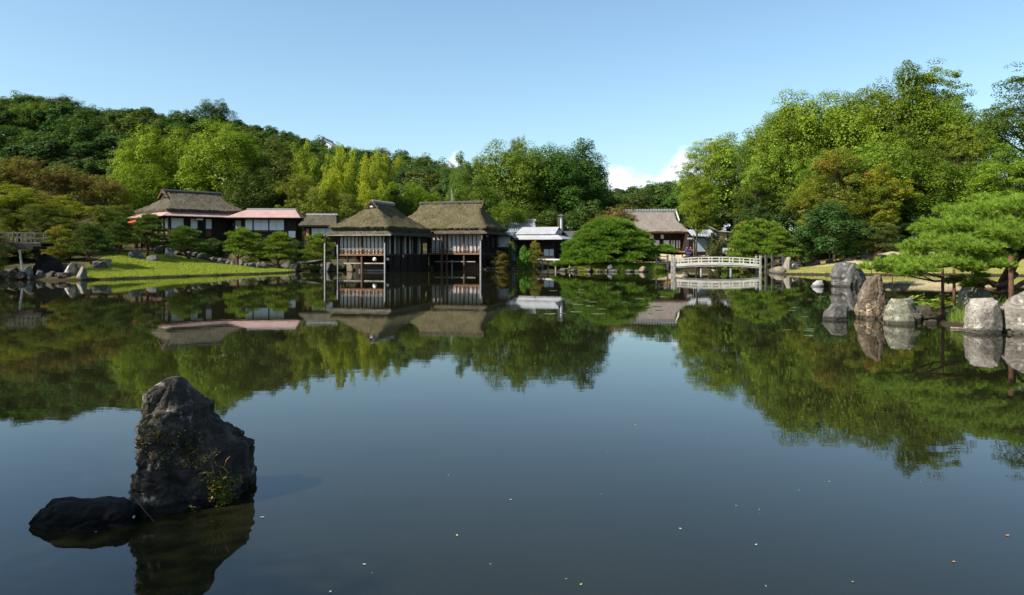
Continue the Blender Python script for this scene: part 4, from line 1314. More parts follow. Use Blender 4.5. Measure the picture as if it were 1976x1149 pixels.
MB().box(4.0, 6.6, 15.6, 15.9, -0.3, 0.85).build('back_board', M['brown_wood'], pav)
along(pav, post_mesh(0.09, -0.6, 1.2, M['pale_wood']), 'post', 2.9, 14.6, 0)
MB().box(-0.05, 0.36, 13.84, 13.9, 2.0, 4.75).build('dark_filler_panel', M['dark_wood'], pav)  # dark panels added over a see-through gap so it reads as shade
MB().box(-0.5, 0.36, 15.5, 15.6, -0.6, 2.0).build('dark_filler_panel', M['dark_wood'], pav)
# white walled annex with a lean-to roof on the right
MB().box(4.5, 8.3, 24.0, 29.0, 1.0, 5.0).build('annex_wall', M['plaster'], pav)
MB().slab([(9.2, 23.4, 4.2), (9.2, 29.6, 4.2), (4.4, 29.6, 5.5), (4.4, 23.4, 5.5)], 0.14).build('annex_roof', M['dark_shingle'], pav)
for y in (23.95, 25.3, 26.8, 28.3):
    MB().box(8.22, 8.36, y, y + 0.14, 0.8, 4.5).build('annex_post', M['dark_wood'], pav)
MB().box(4.4, 8.37, 23.9, 23.98, 1.0, 2.9).build('annex_dado', M['dark_wood'], pav)

# white paper globes hung under the floors
for px, py, d, r_, lb in ((723, 501, 84.2, 0.21, 'white globe hanging under the front of the left pavilion wing'),
                          (748, 500.5, 86.0, 0.17, 'dim white globe in the shade at the pavilion corner'),
                          (777, 494.5, 90.0, 0.17, 'smallest white globe under the shaded pavilion side')):
    g = empty('hanging_globe', P3(px, py, d), 0, lb, 'globe')
    bm = bmesh.new()
    bmesh.ops.create_icosphere(bm, subdivisions=3, radius=r_)
    for v_ in bm.verts:
        v_.co.z *= 1.06
    me = bpy.data.meshes.new('globe'); bm.to_mesh(me); bm.free()
    me.polygons.foreach_set('use_smooth', [True] * len(me.polygons))
    link('globe', me, M['globe'], g)
    MB().tube([(0, 0, r_), (0, 0, 0.55)], [0.012, 0.012], 5).build('cord', M['cloth_dark'], g)

# ------------------------------------------------------------------ thatched house on the left bank
PHI = R(46)
hA = empty('thatched_house', (WX(327, 95), 95, 0), PHI, 'thatched house with pink lower roof on the left bank', 'house')
WA, DA = 9.2, 9.5
roof = link('thatched_roof', thatch_roof(-0.7, WA + 0.7, -0.7, DA + 0.7, 7.55, 10.1, 'x', 1.3, WA - 0.6, 1.0, 0.42, seed=5), M['thatch_grey'], hA)
MB().tube([(1.0, DA / 2, 10.08), (WA - 0.4, DA / 2, 10.08)], [0.3, 0.3], 8).build('ridge_cap', M['dark_shingle'], roof)
for sx in (-1, 1):
    MB().bar((1.05, DA / 2, 10.2), (1.05, DA / 2 + sx * 1.5, 9.2), 0.16, 0.2).build('barge_board', M['brown_wood'], roof)
MB().add([(1.2, DA / 2 - .6, 9.25), (1.2, DA / 2 + .6, 9.25), (1.2, DA / 2, 9.85)], [(0, 1, 2)]).build('gable_vent', M['dark_wood'], roof)
skirt(hA, (0, WA, 0, DA), (-1.4, WA + 1.2, -1.4, DA + 1.2), 7.35, 6.7, M['pink_metal'], 0.08)
MB().box(0.25, WA - 0.1, 0.25, DA - 0.2, 1.5, 7.5).build('wall', M['dark_wood'], hA)
MB().box(-0.6, WA, -0.6, DA, 3.55, 3.75).build('floor_deck', M['brown_wood'], hA)
pa = post_mesh(0.16, 1.6, 7.3, M['dark_wood'])
for i in range(6):
    along(hA, pa, 'post', 0.1 + i * (WA - 0.2) / 5, 0.1, 0)
for i in range(1, 6):
    along(hA, pa, 'post', 0.1, 0.1 + i * (DA - 0.2) / 5, 0)
sj = MB().box(0, 0.85, -0.02, 0.02, 0, 1.25).mesh('shoji_panel', M['paper'])
kb = MB().box(0, 0.85, -0.02, 0.02, 0, 0.9).mesh('dado_panel', M['brown_wood'])
for x in (0.3, 1.15, 2.75, 4.7):
    along(hA, sj, 'shoji_panel', x, 0.21, 5.2)
    along(hA, kb, 'dado_panel', x, 0.21, 4.2)
for y in (1.0, 2.0, 3.9):
    along(hA, sj, 'shoji_panel', 0.2, y, 5.2, R(90))
    along(hA, kb, 'dado_panel', 0.2, y, 4.2, R(90))
MB().box(3.2, 4.0, -0.5, -0.42, 6.25, 6.5).build('hanging_sign', M['plaster'], hA)

hA2 = empty('annex_house', (WX(449, 99), 99, 0), R(6), 'long annex with a pink metal roof and white shoji beside the thatched house', 'house')
WA2 = 8.2
rf = MB()
rf.add([(-0.8, -1.0, 6.65), (WA2 + 0.5, -1.0, 6.65), (WA2 - 0.7, 2.2, 7.85), (1.4, 2.2, 7.85), (-0.8, 5.4, 6.65), (WA2 + 0.5, 5.4, 6.65)],
       [(0, 1, 2, 3), (1, 5, 2), (5, 4, 3, 2), (4, 0, 3), (0, 4, 5, 1)])
rfo = rf.build('roof', M['pink_metal'], hA2)
MB().bar((1.3, 2.2, 7.9), (WA2 - 0.6, 2.2, 7.9), 0.4, 0.16).build('ridge_cap', M['grey_tile'], rfo)
MB().box(-0.6, WA2 + 0.3, -0.95, 5.2, 6.5, 6.62).build('soffit', M['dark_wood'], hA2)
MB().box(0, WA2 - 0.2, 0.2, 4.6, 1.0, 6.5).build('wall', M['dark_wood'], hA2)
for i in range(6):
    x = 1.55 + i * 0.93 + (0.12 if i > 0 else 0) + (0.12 if i > 2 else 0)
    if i in (0, 1, 2, 3, 4):
        MB().box(x, x + 0.9, 0.14, 0.18, 5.05, 6.42).build('shoji_panel', M['paper'], hA2)
MB().box(0.3, 1.0, 0.14, 0.18, 5.05, 6.3).build('dim_panel', M['grey_wood'], hA2)
MB().box(7.0, 7.9, 0.14, 0.18, 4.1, 4.95).build('shoji_panel', M['paper'], hA2)
MB().box(1.4, 7.0, 0.10, 0.17, 4.85, 5.0).build('sill', M['brown_wood'], hA2)
for x in (0.05, 1.45, 2.52, 4.5, 6.5, 7.95):
    MB().box(x - 0.06, x + 0.06, 0.06, 0.2, 1.0, 6.5).build('post', M['dark_wood'], hA2)

hB = empty('small_house', (WX(584, 99), 99, 0), R(2), 'small house with a grey bark roof and white screens left of the pavilion', 'house')
roofB = MB().add([(-0.4, -0.9, 5.65), (4.5, -0.9, 5.65), (3.9, 2.0, 7.1), (0.2, 2.0, 7.1), (4.5, 4.9, 5.65), (-0.4, 4.9, 5.65)],
                 [(0, 1, 2, 3), (1, 4, 2), (4, 5, 3, 2), (5, 0, 3), (0, 5, 4, 1)]).build('roof', M['thatch_grey'], hB)
MB().bar((0.0, 2.0, 7.17), (4.1, 2.0, 7.17), 0.35, 0.22).build('ridge_cap', M['grey_tile'], roofB)
MB().box(-0.3, 4.4, -0.85, 4.8, 5.48, 5.63).build('soffit', M['dark_wood'], hB)
MB().box(0.1, 4.0, 0.2, 4.0, 0.8, 5.5).build('wall', M['dark_wood'], hB)
for i, x in enumerate((1.15, 2.05, 2.95)):
    MB().box(x, x + 0.85, 0.12, 0.17, 4.3, 5.3).build('shoji_panel', M['paper'], hB)
MB().box(0.45, 0.8, 0.1, 0.17, 4.3, 5.25).build('door_post', M['orange_wood'], hB)
MB().box(0.2, 4.0, 0.08, 0.18, 4.15, 4.27).build('sill', M['brown_wood'], hB)

# ------------------------------------------------------------------ kitchen buildings right of the pavilion
hD2 = empty('tiled_house', (WX(968, 118), 118, 0), R(-6), 'pale tiled roof just right of the large thatched roof', 'house')
MB().slab([(-0.3, -1.2, 5.4), (5.4, -1.2, 5.4), (4.9, 2.4, 7.0), (0.2, 2.4, 7.0)], 0.15).build('roof', M['grey_tile'], hD2)
MB().slab([(5.4, 6.0, 5.4), (-0.3, 6.0, 5.4), (0.2, 2.41, 7.0), (4.9, 2.41, 7.0)], 0.15).build('roof', M['grey_tile'], hD2)
for i in range(16):
    x = -0.1 + i * 0.34
    MB().tube([(x, -1.22, 5.44), (x * 0.93 + .1, 2.4, 7.04)], [0.07, 0.07], 6).build('tile_row', M['grey_tile'], hD2)
MB().bar((0.0, 2.4, 7.14), (5.1, 2.4, 7.14), 0.4, 0.34).build('ridge_cap', M['white_metal'], hD2)
MB().box(0.2, 4.9, -0.2, 5.0, 1.2, 5.4).build('wall', M['dark_wood'], hD2)

hD = empty('kitchen_house', (WX(1004, 108), 108, 0), R(-20), 'dark walled house with a white metal roof and smoke chimney', 'house')
WD_ = 5.4
rD = MB().slab([(-0.4, -0.9, 4.75), (WD_, -0.9, 4.75), (WD_ - 0.3, 2.0, 5.75), (-0.4, 2.0, 5.75)], 0.1).build('roof', M['white_metal'], hD)
MB().slab([(WD_, 4.9, 4.75), (-0.4, 4.9, 4.75), (-0.4, 2.01, 5.75), (WD_ - 0.3, 2.01, 5.75)], 0.1).build('roof', M['white_metal'], hD)
MB().slab([(-0.6, -2.2, 4.0), (WD_ + 1.4, -2.2, 4.0), (WD_ + 0.4, -0.8, 4.55), (-0.6, -0.8, 4.55)], 0.1).build('lean_to_roof', M['white_metal'], hD)
MB().slab([(WD_ + 1.4, -2.2, 4.0), (WD_ + 1.4, 5, 4.0), (WD_ + 0.35, 5, 4.5), (WD_ + 0.35, -0.8, 4.5)], 0.1).build('lean_to_roof', M['grey_tile'], hD)
MB().box(-0.2, WD_ - 0.3, -0.3, 4.3, 0.9, 4.62).build('wall', M['dark_wood'], hD)
MB().add([(WD_ - 0.28, -0.7, 4.63), (WD_ - 0.28, 4.7, 4.63), (WD_ - 0.28, 2.0, 5.62)], [(0, 1, 2)]).build('gable', M['dark_wood'], hD)
for y0_, y1_, z1_ in ((0.2, 0.85, 5.0), (1.0, 1.9, 5.3), (2.1, 2.9, 5.3)):
    MB().box(WD_ - 0.27, WD_ - 0.24, y0_, y1_, 4.66, z1_).build('gable_panel', M['plaster'], hD)
MB().box(3.6, 4.3, -0.36, -0.32, 1.7, 2.6).build('shoji_panel', M['paper'], hD)
MB().box(4.4, 5.0, -0.36, -0.32, 1.7, 2.6).build('shoji_panel', M['paper'], hD)
# chimney: open timber frame with a little roof round a white flue
ch = MB().tube([(WD_ - 0.2, 2.6, 4.9), (WD_ - 0.2, 2.6, 7.2)], [0.17, 0.17], 10).build('chimney', M['plaster'], hD)
for a, b_ in ((-1, -1), (1, -1), (1, 1), (-1, 1)):
    MB().box(WD_ - 0.2 + a * 0.32 - 0.06, WD_ - 0.2 + a * 0.32 + 0.06, 2.6 + b_ * 0.32 - .06, 2.6 + b_ * 0.32 + .06, 5.2, 7.3).build('frame_post', M['weathered'], ch)
MB().add([(WD_ - 0.7, 2.1, 7.3), (WD_ + 0.3, 2.1, 7.3), (WD_ + 0.3, 3.1, 7.3), (WD_ - 0.7, 3.1, 7.3), (WD_ - 0.2, 2.6, 7.6)],
         [(0, 1, 4), (1, 2, 4), (2, 3, 4), (3, 0, 4), (0, 3, 2, 1)]).build('chimney_roof', M['weathered'], ch)

hE = empty('dark_shed', (WX(1078, 110), 110, 0), R(-4), 'low dark roofed shed partly hidden behind the domed pine', 'shed')
MB().slab([(-0.4, -0.9, 3.75), (5.6, -0.9, 3.75), (5.6, 2.2, 5.25), (-0.4, 2.2, 5.25)], 0.12).build('roof', M['dark_shingle'], hE)
MB().slab([(5.6, 5.3, 3.75), (-0.4, 5.3, 3.75), (-0.4, 2.21, 5.25), (5.6, 2.21, 5.25)], 0.12).build('roof', M['dark_shingle'], hE)
MB().box(-0.1, 5.3, -0.3, 4.6, 0.9, 3.9).build('wall', M['dark_wood'], hE)

# ------------------------------------------------------------------ shingled house beyond the bridge
hF = empty('shingled_house', (WX(1176, 116), 116, 0), R(-3), 'house with a tall brown shingled roof and tiled ridge beyond the bridge', 'house')
WF = 11.0
rF = link('roof', thatch_roof(-0.9, WF + 0.9, -1.3, 8.3, 5.25, 8.55, 'x', 0.8, WF - 0.6, 1.4, 0.22, 0.2, 7, 0.10), M['brown_shingle'], hF)
MB().box(0.6, WF - 0.4, 3.2, 3.8, 8.45, 8.68).build('ridge', M['grey_tile'], rF)
cap = MB().tube([(0, -0.36, 0), (0, 0.36, 0)], [0.13, 0.13], 8).mesh('ridge_tile', M['grey_tile'])
for i in range(24):
    along(rF, cap, 'ridge_tile', 0.75 + i * (WF - 1.3) / 23, 3.5, 8.72)
for sx in (-1, 1):
    MB().bar((WF - 0.5, 3.5, 8.6), (WF - 0.35, 3.5 + sx * 2.3, 6.9), 0.12, 0.2).build('barge_board', M['pale_wood'], rF)
MB().box(-0.6, WF + 0.6, -1.15, -0.2, 5.02, 5.12).build('eave_soffit', M['orange_wood'], hF)
MB().box(0, WF, 0.3, 7, 1.2, 5.1).build('wall', M['dark_wood'], hF)
MB().box(0, WF + 0.5, -0.9, 0.3, 2.15, 2.3).build('veranda', M['orange_wood'], hF)
for x in (6.05, 7.55):
    MB().box(x, x + 0.6, 0.2, 0.26, 4.2, 4.8).build('transom_panel', M['paper'], hF)
for x, w_, mt in ((6.7, 0.8, 'paper'), (8.15, 0.85, 'paper'), (9.25, 0.22, 'paper'), (9.62, 0.2, 'paper'), (10.05, 0.2, 'paper'), (10.4, 0.2, 'paper')):
    MB().box(x, x + w_, 0.2, 0.26, 2.85 if w_ > .5 else 2.75, 3.95).build('shoji_panel', M[mt], hF)
MB().box(8.15, 9.0, 0.19, 0.25, 2.4, 2.83).build('gold_panel', M['gold_cloth'], hF)
for x in (0.1, 1.9, 3.8, 5.8, 7.6, 9.1, 10.9):
    MB().box(x - 0.08, x + 0.08, 0.05, 0.22, 1.5, 5.1).build('post', M['dark_wood'], hF)

hG = empty('gate_house', (WX(1338, 112), 112, 0), R(10), 'small tiled outbuilding with a pale blue sheet hung on its side', 'house')
MB().slab([(-0.6, -1.0, 4.6), (3.8, -1.0, 4.35), (3.4, 1.8, 5.5), (-0.2, 1.8, 5.5)], 0.12).build('roof', M['grey_tile'], hG)
for i in range(9):
    MB().bar((-0.5 + i * 0.52, -1.02, 4.64 - i * 0.028), (-0.15 + i * 0.43, 1.8, 5.54), 0.1, 0.08).build('tile_row', M['grey_tile'], hG)
MB().box(-0.2, 3.3, 1.2, 4.0, 1.5, 4.9).build('wall', M['dark_wood'], hG)
MB().box(0.2, 1.9, -0.30, -0.26, 2.2, 4.2).build('hung_sheet', M['sheet'], hG)
MB().box(1.95, 3.3, -0.42, -0.38, 2.1, 4.35).build('side_panel', M['grey_wood'], hG)
for x in (-0.1, 1.92, 3.3):
    MB().box(x - 0.06, x + 0.06, -0.36, -0.31, 1.5, 4.5).build('post', M['grey_wood'], hG)
MB().box(-1.1, -0.4, -0.5, -0.44, 4.05, 4.25).build('signboard', M['plaster'], hG)
hG2 = empty('storehouse', (WX(1366, 120), 120, 0), R(0), 'ochre plastered storehouse with a grey roof behind the outbuilding', 'house')
MB().box(0, 3.0, 0, 3, 1.5, 5.3).build('wall', M['ochre_plaster'], hG2)
MB().slab([(-0.4, -0.5, 6.5), (1.5, -0.5, 5.5), (1.5, 3.5, 5.5), (-0.4, 3.5, 6.5)], 0.12).build('roof', M['grey_tile'], hG2)
MB().slab([(1.52, -0.5, 5.5), (3.6, -0.5, 5.35), (3.6, 3.5, 5.35), (1.52, 3.5, 5.5)], 0.12).build('roof', M['grey_tile'], hG2)
MB().box(3.1, 7.2, 0.4, 3, 1.5, 3.6).build('side_wall', M['red_wood'], hG2)
MB().slab([(3.05, -0.2, 4.0), (7.6, -0.2, 4.0), (7.6, 2.5, 4.9), (3.05, 2.5, 4.9)], 0.12).build('side_roof', M['dark_shingle'], hG2)

# castle roof peeping over the trees on the hill, and the aerial behind the pavilion
xk, dk = WX(632, 250), 250.0
zk = WZ(283, dk)
keep = empty('castle_keep', (xk, dk, zk - 12), R(-6), 'castle keep gable peeping over the trees on the hill', 'castle')
MB().box(-2.8, 2.8, -4, 4, 0, 12.4).build('wall', M['plaster'], keep)
MB().box(-5.5, 5.5, -6.5, 6.5, 0, 8).build('base_storey', M['plaster'], keep)
MB().slab([(-3.6, -4.8, 11.6), (0, -4.8, 14.1), (0, 4.8, 14.1), (-3.6, 4.8, 11.6)], 0.2).build('roof', M['grey_tile'], keep)
MB().slab([(0.01, -4.8, 14.1), (3.6, -4.8, 11.6), (3.6, 4.8, 11.6), (0.01, 4.8, 14.1)], 0.2).build('roof', M['grey_tile'], keep)
MB().add([(-2.8, -4.02, 12.3), (2.8, -4.02, 12.3), (0, -4.02, 13.9)], [(0, 1, 2)]).build('gable', M['plaster'], keep)
MB().bar((0, -5, 14.2), (0, 5, 14.2), 0.4, 0.4).build('ridge', M['grey_tile'], keep)
ant = empty('aerial_mast', (WX(871, 118), 118, gz(WX(871, 118), 118)), 0, 'thin grey lattice aerial behind the large thatched ridge', 'aerial')
ztop = WZ(364, 118) - ant.location.z
MB().tube([(0, 0, 0), (0, 0, ztop)], [0.07, 0.05], 6).build('mast', M['grey_tile'], ant)
MB().tube([(0.3, 0, 0), (0.22, 0, ztop - 0.8)], [0.05, 0.04], 6).build('mast', M['grey_tile'], ant)
for k in range(6):
    z = ztop - 3.2 + k * 0.45
    MB().bar((0.02, 0, z), (0.27, 0, z + 0.2), 0.03, 0.03).build('strut', M['grey_tile'], ant)
MB().bar((-0.4, 0, ztop - 2.9), (0.6, 0, ztop - 2.9), 0.04, 0.04).build('cross_bar', M['grey_tile'], ant)

# ------------------------------------------------------------------ arched wooden bridge
d0 = 84.0
xb0, xb1 = WX(1296, 85.5), WX(1463, 83.5)
br = empty('arched_bridge', ((xb0 + xb1) / 2, d0, 0), R(-2.0), 'pale weathered wooden bridge with a gentle arch and railings', 'bridge')
L = (xb1 - xb0) / 2


def arch(x):
    return 0.78 + 0.22 * (1 - (x / L) ** 2)


for side, y in (('front', -0.75), ('back', 0.75)):
    for (zo, hh_, ww, nm, mt) in ((0.0, 0.28, 0.14, 'edge_beam', 'pale_wood'), (0.40, 0.10, 0.08, 'rail', 'pale_wood'), (0.68, 0.10, 0.11, 'rail', 'pale_wood')):
        m = MB()
        k = 16
        for i in range(k):
            a, b_ = -L + 2 * L * i / k, -L + 2 * L * (i + 1) / k
            m.bar((a, y, arch(a) + zo), (b_, y, arch(b_) + zo), ww, hh_)
        m.build(nm, M[mt], br)
    for i in range(8):
        x = -L + 2 * L * (i + 0.5) / 8
        MB().box(x - 0.05, x + 0.05, y - 0.05, y + 0.05, arch(x) + 0.1, arch(x) + 0.67).build('baluster', M['pale_wood'], br)
    m = MB()
    for i in range(16):
        a, b_ = -L + 2 * L * i / 16, -L + 2 * L * (i + 1) / 16
        m.bar((a, y * 0.93, arch(a) - 0.24), (b_, y * 0.93, arch(b_) - 0.24), 0.16, 0.12)
    m.build('girder', M['grey_wood'], br)
npl = 46
plank = MB().box(-0.095, 0.095, -0.68, 0.68, -0.04, 0.04).mesh('plank', M['grey_wood'])
for i in range(npl):
    x = -L + 2 * L * (i + 0.5) / npl
    o = along(br, plank, 'plank', x, 0, arch(x) - 0.08)
    o.rotation_euler = (0, math.atan(0.44 * x / L ** 2), 0)
for x in (-1.7, 1.5):
    for y in (-0.62, 0.62):
        MB().tube([(x, y, -0.8), (x, y, arch(x) - 0.2)], [0.12, 0.11], 8).build('pier', M['grey_wood'], br)
    MB().box(x - 0.09, x + 0.09, -0.85, 0.85, arch(x) - 0.44, arch(x) - 0.30).build('pier_cap', M['dark_wood'], br)
for x in (-L - 0.12, L + 0.12):
    for y in (-0.78, 0.78):
        pt = MB().box(x - 0.1, x + 0.1, y - 0.1, y + 0.1, -0.3, 1.86 if y < 0 else 1.82).build('newel_post', M['grey_wood'], br)
        MB().box(x - 0.12, x + 0.12, y - 0.12, y + 0.12, 1.87, 1.97).build('post_cap', M['dark_shingle'], pt)
# approach fence at the right end of the bridge
fe = empty('approach_fence', (WX(1478, 84.5), 84.5, 0), R(12), 'short grey rail fence at the right end of the bridge', 'fence')
for x in (0, 0.75, 2.05):
    pt = MB().box(x - 0.1, x + 0.1, -0.1, 0.1, 0.0, 1.88).build('post', M['weathered'], fe)
    MB().box(x - 0.115, x + 0.115, -0.115, 0.115, 1.885, 1.98).build('post_cap', M['dark_shingle'], pt)
for z in (0.95, 1.35, 1.7):
    MB().box(0.76, 2.04, -0.04, 0.04, z, z + 0.12).build('rail', M['weathered'], fe)
fe2 = empty('approach_fence', (WX(1266, 88), 88, 0), R(-6), 'short grey rail fence at the left end of the bridge by the domed pine', 'fence')
for x in (0, 1.3):
    MB().box(x - 0.1, x + 0.1, -0.1, 0.1, 0.2, 1.9).build('post', M['weathered'], fe2)
for z in (0.9, 1.3, 1.65):
    MB().box(0, 1.3, -0.04, 0.04, z, z + 0.1).build('rail', M['weathered'], fe2)

# flat plank bridge between the pavilion shore and the pine island
sb = empty('plank_bridge', (WX(1042, 101), 101, 0), R(-58), 'low flat plank bridge left of the domed pine', 'bridge')
for y in (-0.62, -0.2, 0.22):
    MB().box(0, 8.5, y, y + 0.4, 1.18, 1.34).build('plank', M['pale_wood'], sb)
for x in (1.2, 4.2, 7.2):
    for y in (-0.45, 0.45):
        MB().tube([(x, y, -0.6), (x, y, 1.0)], [0.09, 0.09], 7).build('pier', M['grey_wood'], sb)
    MB().box(x - 0.1, x + 0.1, -0.7, 0.7, 1.0, 1.17).build('cross_beam', M['grey_wood'], sb)

# tall wooden footbridge at the left edge
xf, df = WX(38, 63.6), 63.6
fb = empty('wooden_footbridge', (xf, df, 0), R(4), 'grey wooden footbridge on tall posts at the left edge', 'bridge')
for y in (0.25, 0.75, 1.25, 1.75):
    MB().box(-6.5, 1.6, y - 0.24, y + 0.24, 3.0, 3.1).build('plank', M['weathered'], fb)
for y in (0.05, 2.0):
    MB().box(-6.5, 1.7, y - 0.08, y + 0.08, 2.75, 2.99).build('girder', M['dark_wood'], fb)
    for z in (3.45, 3.85):
        MB().box(-6.5, 1.2, y - 0.05, y + 0.05, z, z + 0.09).build('rail', M['weathered'], fb)
    for i in range(11):
        x = -6.3 + i * 0.72
        MB().box(x - 0.05, x + 0.05, y - 0.055, y + 0.055, 3.11, 3.86).build('baluster', M['weathered'], fb)
MB().tube([(0.42, 0.0, -0.7), (-0.05, 0.0, 2.74)], [0.1, 0.085], 8).build('post', M['pale_wood'], fb)
MB().tube([(1.05, 1.6, -0.7), (0.55, 1.6, 2.74)], [0.2, 0.16], 8).build('post', M['dark_wood'], fb)
MB().tube([(-4.6, 0.0, -0.7), (-4.8, 0.0, 2.74)], [0.12, 0.1], 8).build('post', M['pale_wood'], fb)
MB().tube([(-4.2, 1.6, -0.7), (-4.4, 1.6, 2.74)], [0.16, 0.14], 8).build('post', M['dark_wood'], fb)
MB().box(-0.4, 1.1, -0.1, 2.1, 2.5, 2.74).build('cross_beam', M['dark_wood'], fb)

# ------------------------------------------------------------------ rocks
def fr(v, octv=5):
    return mnoise.fractal(v, 0.9, 2.1, octv)


def loft_rock(rows, nseg=72, nlev=60, sq=2.8, amp=0.05, freq=3.0, seed=0.0, facet=0.0, cuts=0, keep=0.93):
    """rows: (z, xl, xr, yf, yb) outline at height z; smooth loft with fractured surface"""
    rows = sorted(rows)
    zs = np.linspace(rows[0][0], rows[-1][0], nlev)
    tab = np.array(rows)
    V, RAD = [], []
    for z in zs:
        xl, xr, yf, yb = [float(np.interp(z, tab[:, 0], tab[:, i])) for i in (1, 2, 3, 4)]
        cx, cy, rx, ry = (xl + xr) / 2, (yf + yb) / 2, (xr - xl) / 2, (yb - yf) / 2
        for k in range(nseg):
            a = 2 * math.pi * k / nseg
            c_, s_ = math.cos(a), math.sin(a)
            q = (abs(c_) ** sq + abs(s_) ** sq) ** (-1 / sq)
            V.append([cx + rx * c_ * q, cy + ry * s_ * q, z])
            RAD.append(min(rx, ry))
    V = np.array(V)
    N = np.zeros_like(V)
    G = V.reshape(nlev, nseg, 3)
    du = np.roll(G, -1, 1) - np.roll(G, 1, 1)
    dv = np.gradient(G, axis=0)
    N = unit(np.cross(du, dv)).reshape(-1, 3)
    for i in range(len(V)):
        p = Vector(V[i]) * freq + Vector((seed, seed * 1.7, 0))
        n1_ = fr(p * 1.1, 6)
        disp = 0.30 * n1_ + 0.10 * fr(p * 6.0, 4)
        for k_, (fs_, am_) in enumerate(((0.9, 1.0), (2.3, 0.5), (5.5, 0.22))):
            q_ = Vector((p.x * fs_, p.y * fs_, p.z * fs_ * 0.62)) + mnoise.noise_vector(p * fs_ * 0.8) * 0.18
            ds_, ps_ = mnoise.voronoi(q_)
            cv = mnoise.cell_vector(ps_[0] * 13.7 + Vector((k_ * 5.1, 0.3, 0.7)))
            tilt = (cv - Vector((0.5, 0.5, 0.5))) * 1.5
            crack = max(0.0, 1 - (ds_[1] - ds_[0]) / 0.10)
            disp += am_ * facet * (0.55 * (cv.x - 0.5) + tilt.dot(q_ - ps_[0]) * 0.55 - 0.22 * crack)
        loc = min(1.0, RAD[i] / (amp * 5.0))
        V[i] += N[i] * amp * (disp * 1.5 - 0.22) * loc
    rgc = np.random.default_rng(int(seed * 100) + 7)
    for c_ in range(cuts):
        n_ = rgc.normal(0, 1, 3); n_[2] = abs(n_[2]) * 0.30; n_ /= np.linalg.norm(n_)
        pr_ = V @ n_
        h_ = np.quantile(pr_, min(0.995, rgc.uniform(keep - 0.06, keep + 0.03)))
        e_ = np.maximum(pr_ - h_, 0)
        V -= n_[None] * (e_ * 0.88)[:, None]
    G = V.reshape(nlev, nseg, 3)                      # keep the stone's real breadth at every height
    for j, z in enumerate(zs):
        xl, xr = float(np.interp(z, tab[:, 0], tab[:, 1])), float(np.interp(z, tab[:, 0], tab[:, 2]))
        a_, b_ = G[j, :, 0].min(), G[j, :, 0].max()
        k_ = (xr - xl) / max(b_ - a_, 1e-4)
        wob_ = 0.05 * (xr - xl) * mnoise.noise(Vector((z * 7 / (zs[-1] - zs[0]), seed, 1.3)))
        new = xl + (G[j, :, 0] - a_) * k_ + wob_
        G[j, :, 0] = G[j, :, 0] * 0.1 + new * 0.9
    V = G.reshape(-1, 3)
    f = []
    for j in range(nlev - 1):
        for k in range(nseg):
            k2 = (k + 1) % nseg
            f.append((j * nseg + k, j * nseg + k2, (j + 1) * nseg + k2, (j + 1) * nseg + k))
    c_top = V[-nseg:].mean(0)
    me = bpy.data.meshes.new('rock')
    vv = [tuple(p) for p in V] + [tuple(c_top)]
    f += [((nlev - 1) * nseg + k, (nlev - 1) * nseg + (k + 1) % nseg, len(V)) for k in range(nseg)]
    me.from_pydata(vv, [], f)
    me.polygons.foreach_set('use_smooth', [True] * len(me.polygons))
    me.update()
    return me


def px_rows(tab, d, depth, skew=0.0):
    """(py, pxl, pxr[, depth factor]) at distance d -> loft rows relative to x of the first base point"""
    x0_ = WX((tab[-1][1] + tab[-1][2]) / 2, d)
    out = []
    for r_ in tab:
        z = WZ(r_[0], d)
        k = r_[3] if len(r_) > 3 else 1.0
        out.append((z, WX(r_[1], d) - x0_, WX(r_[2], d) - x0_, -depth * k / 2 + skew * z, depth * k / 2 + skew * z))
    return x0_, out


def boulder_mesh(seed, sub=3, cuts=9, amp=0.10, freq=1.6):
    rg = random.Random(seed)
    bm = bmesh.new()
    bmesh.ops.create_icosphere(bm, subdivisions=sub, radius=1.0)
    pl = []
    for i in range(cuts):
        n_ = Vector((rg.gauss(0, 1), rg.gauss(0, 1), rg.gauss(0, 0.8))).normalized()
        pl.append((n_, rg.uniform(0.55, 0.85)))
    for v_ in bm.verts:
        p = v_.co.copy()
        for n_, h_ in pl:
            e = p.dot(n_) - h_
            if e > 0:
                p -= n_ * e * 0.92
        q = p * freq + Vector((seed * 3.1, seed, 0))
        v_.co = p + p.normalized() * amp * fr(q, 5)
    me = bpy.data.meshes.new('boulder')
    bm.to_mesh(me)
    bm.free()
    me.polygons.foreach_set('use_smooth', [True] * len(me.polygons))
    return me


# the big foreground rock
tabF = [(738, 294, 326, .15), (748, 278, 336, .3), (762, 264, 346, .42), (785, 262, 366, .5), (800, 262, 383, .56), (825, 260, 398, .62), (850, 259, 420, .7),
        (872, 257, 446, .78), (888, 256, 466, .84), (896, 256, 484, .88), (920, 256, 489, .92), (950, 257, 488, .95), (985, 261, 480, 1), (1010, 262, 478, 1), (1090, 266, 474, 1)]
dF = 7.05
tabF = [(r_[0], r_[1] + (3 if r_[0] < 770 else 0), 255 + (r_[2] - 255) * (0.80 if r_[0] > 800 else 0.86), r_[3]) for r_ in tabF]
xF, rowsF = px_rows(tabF, dF, 0.95)
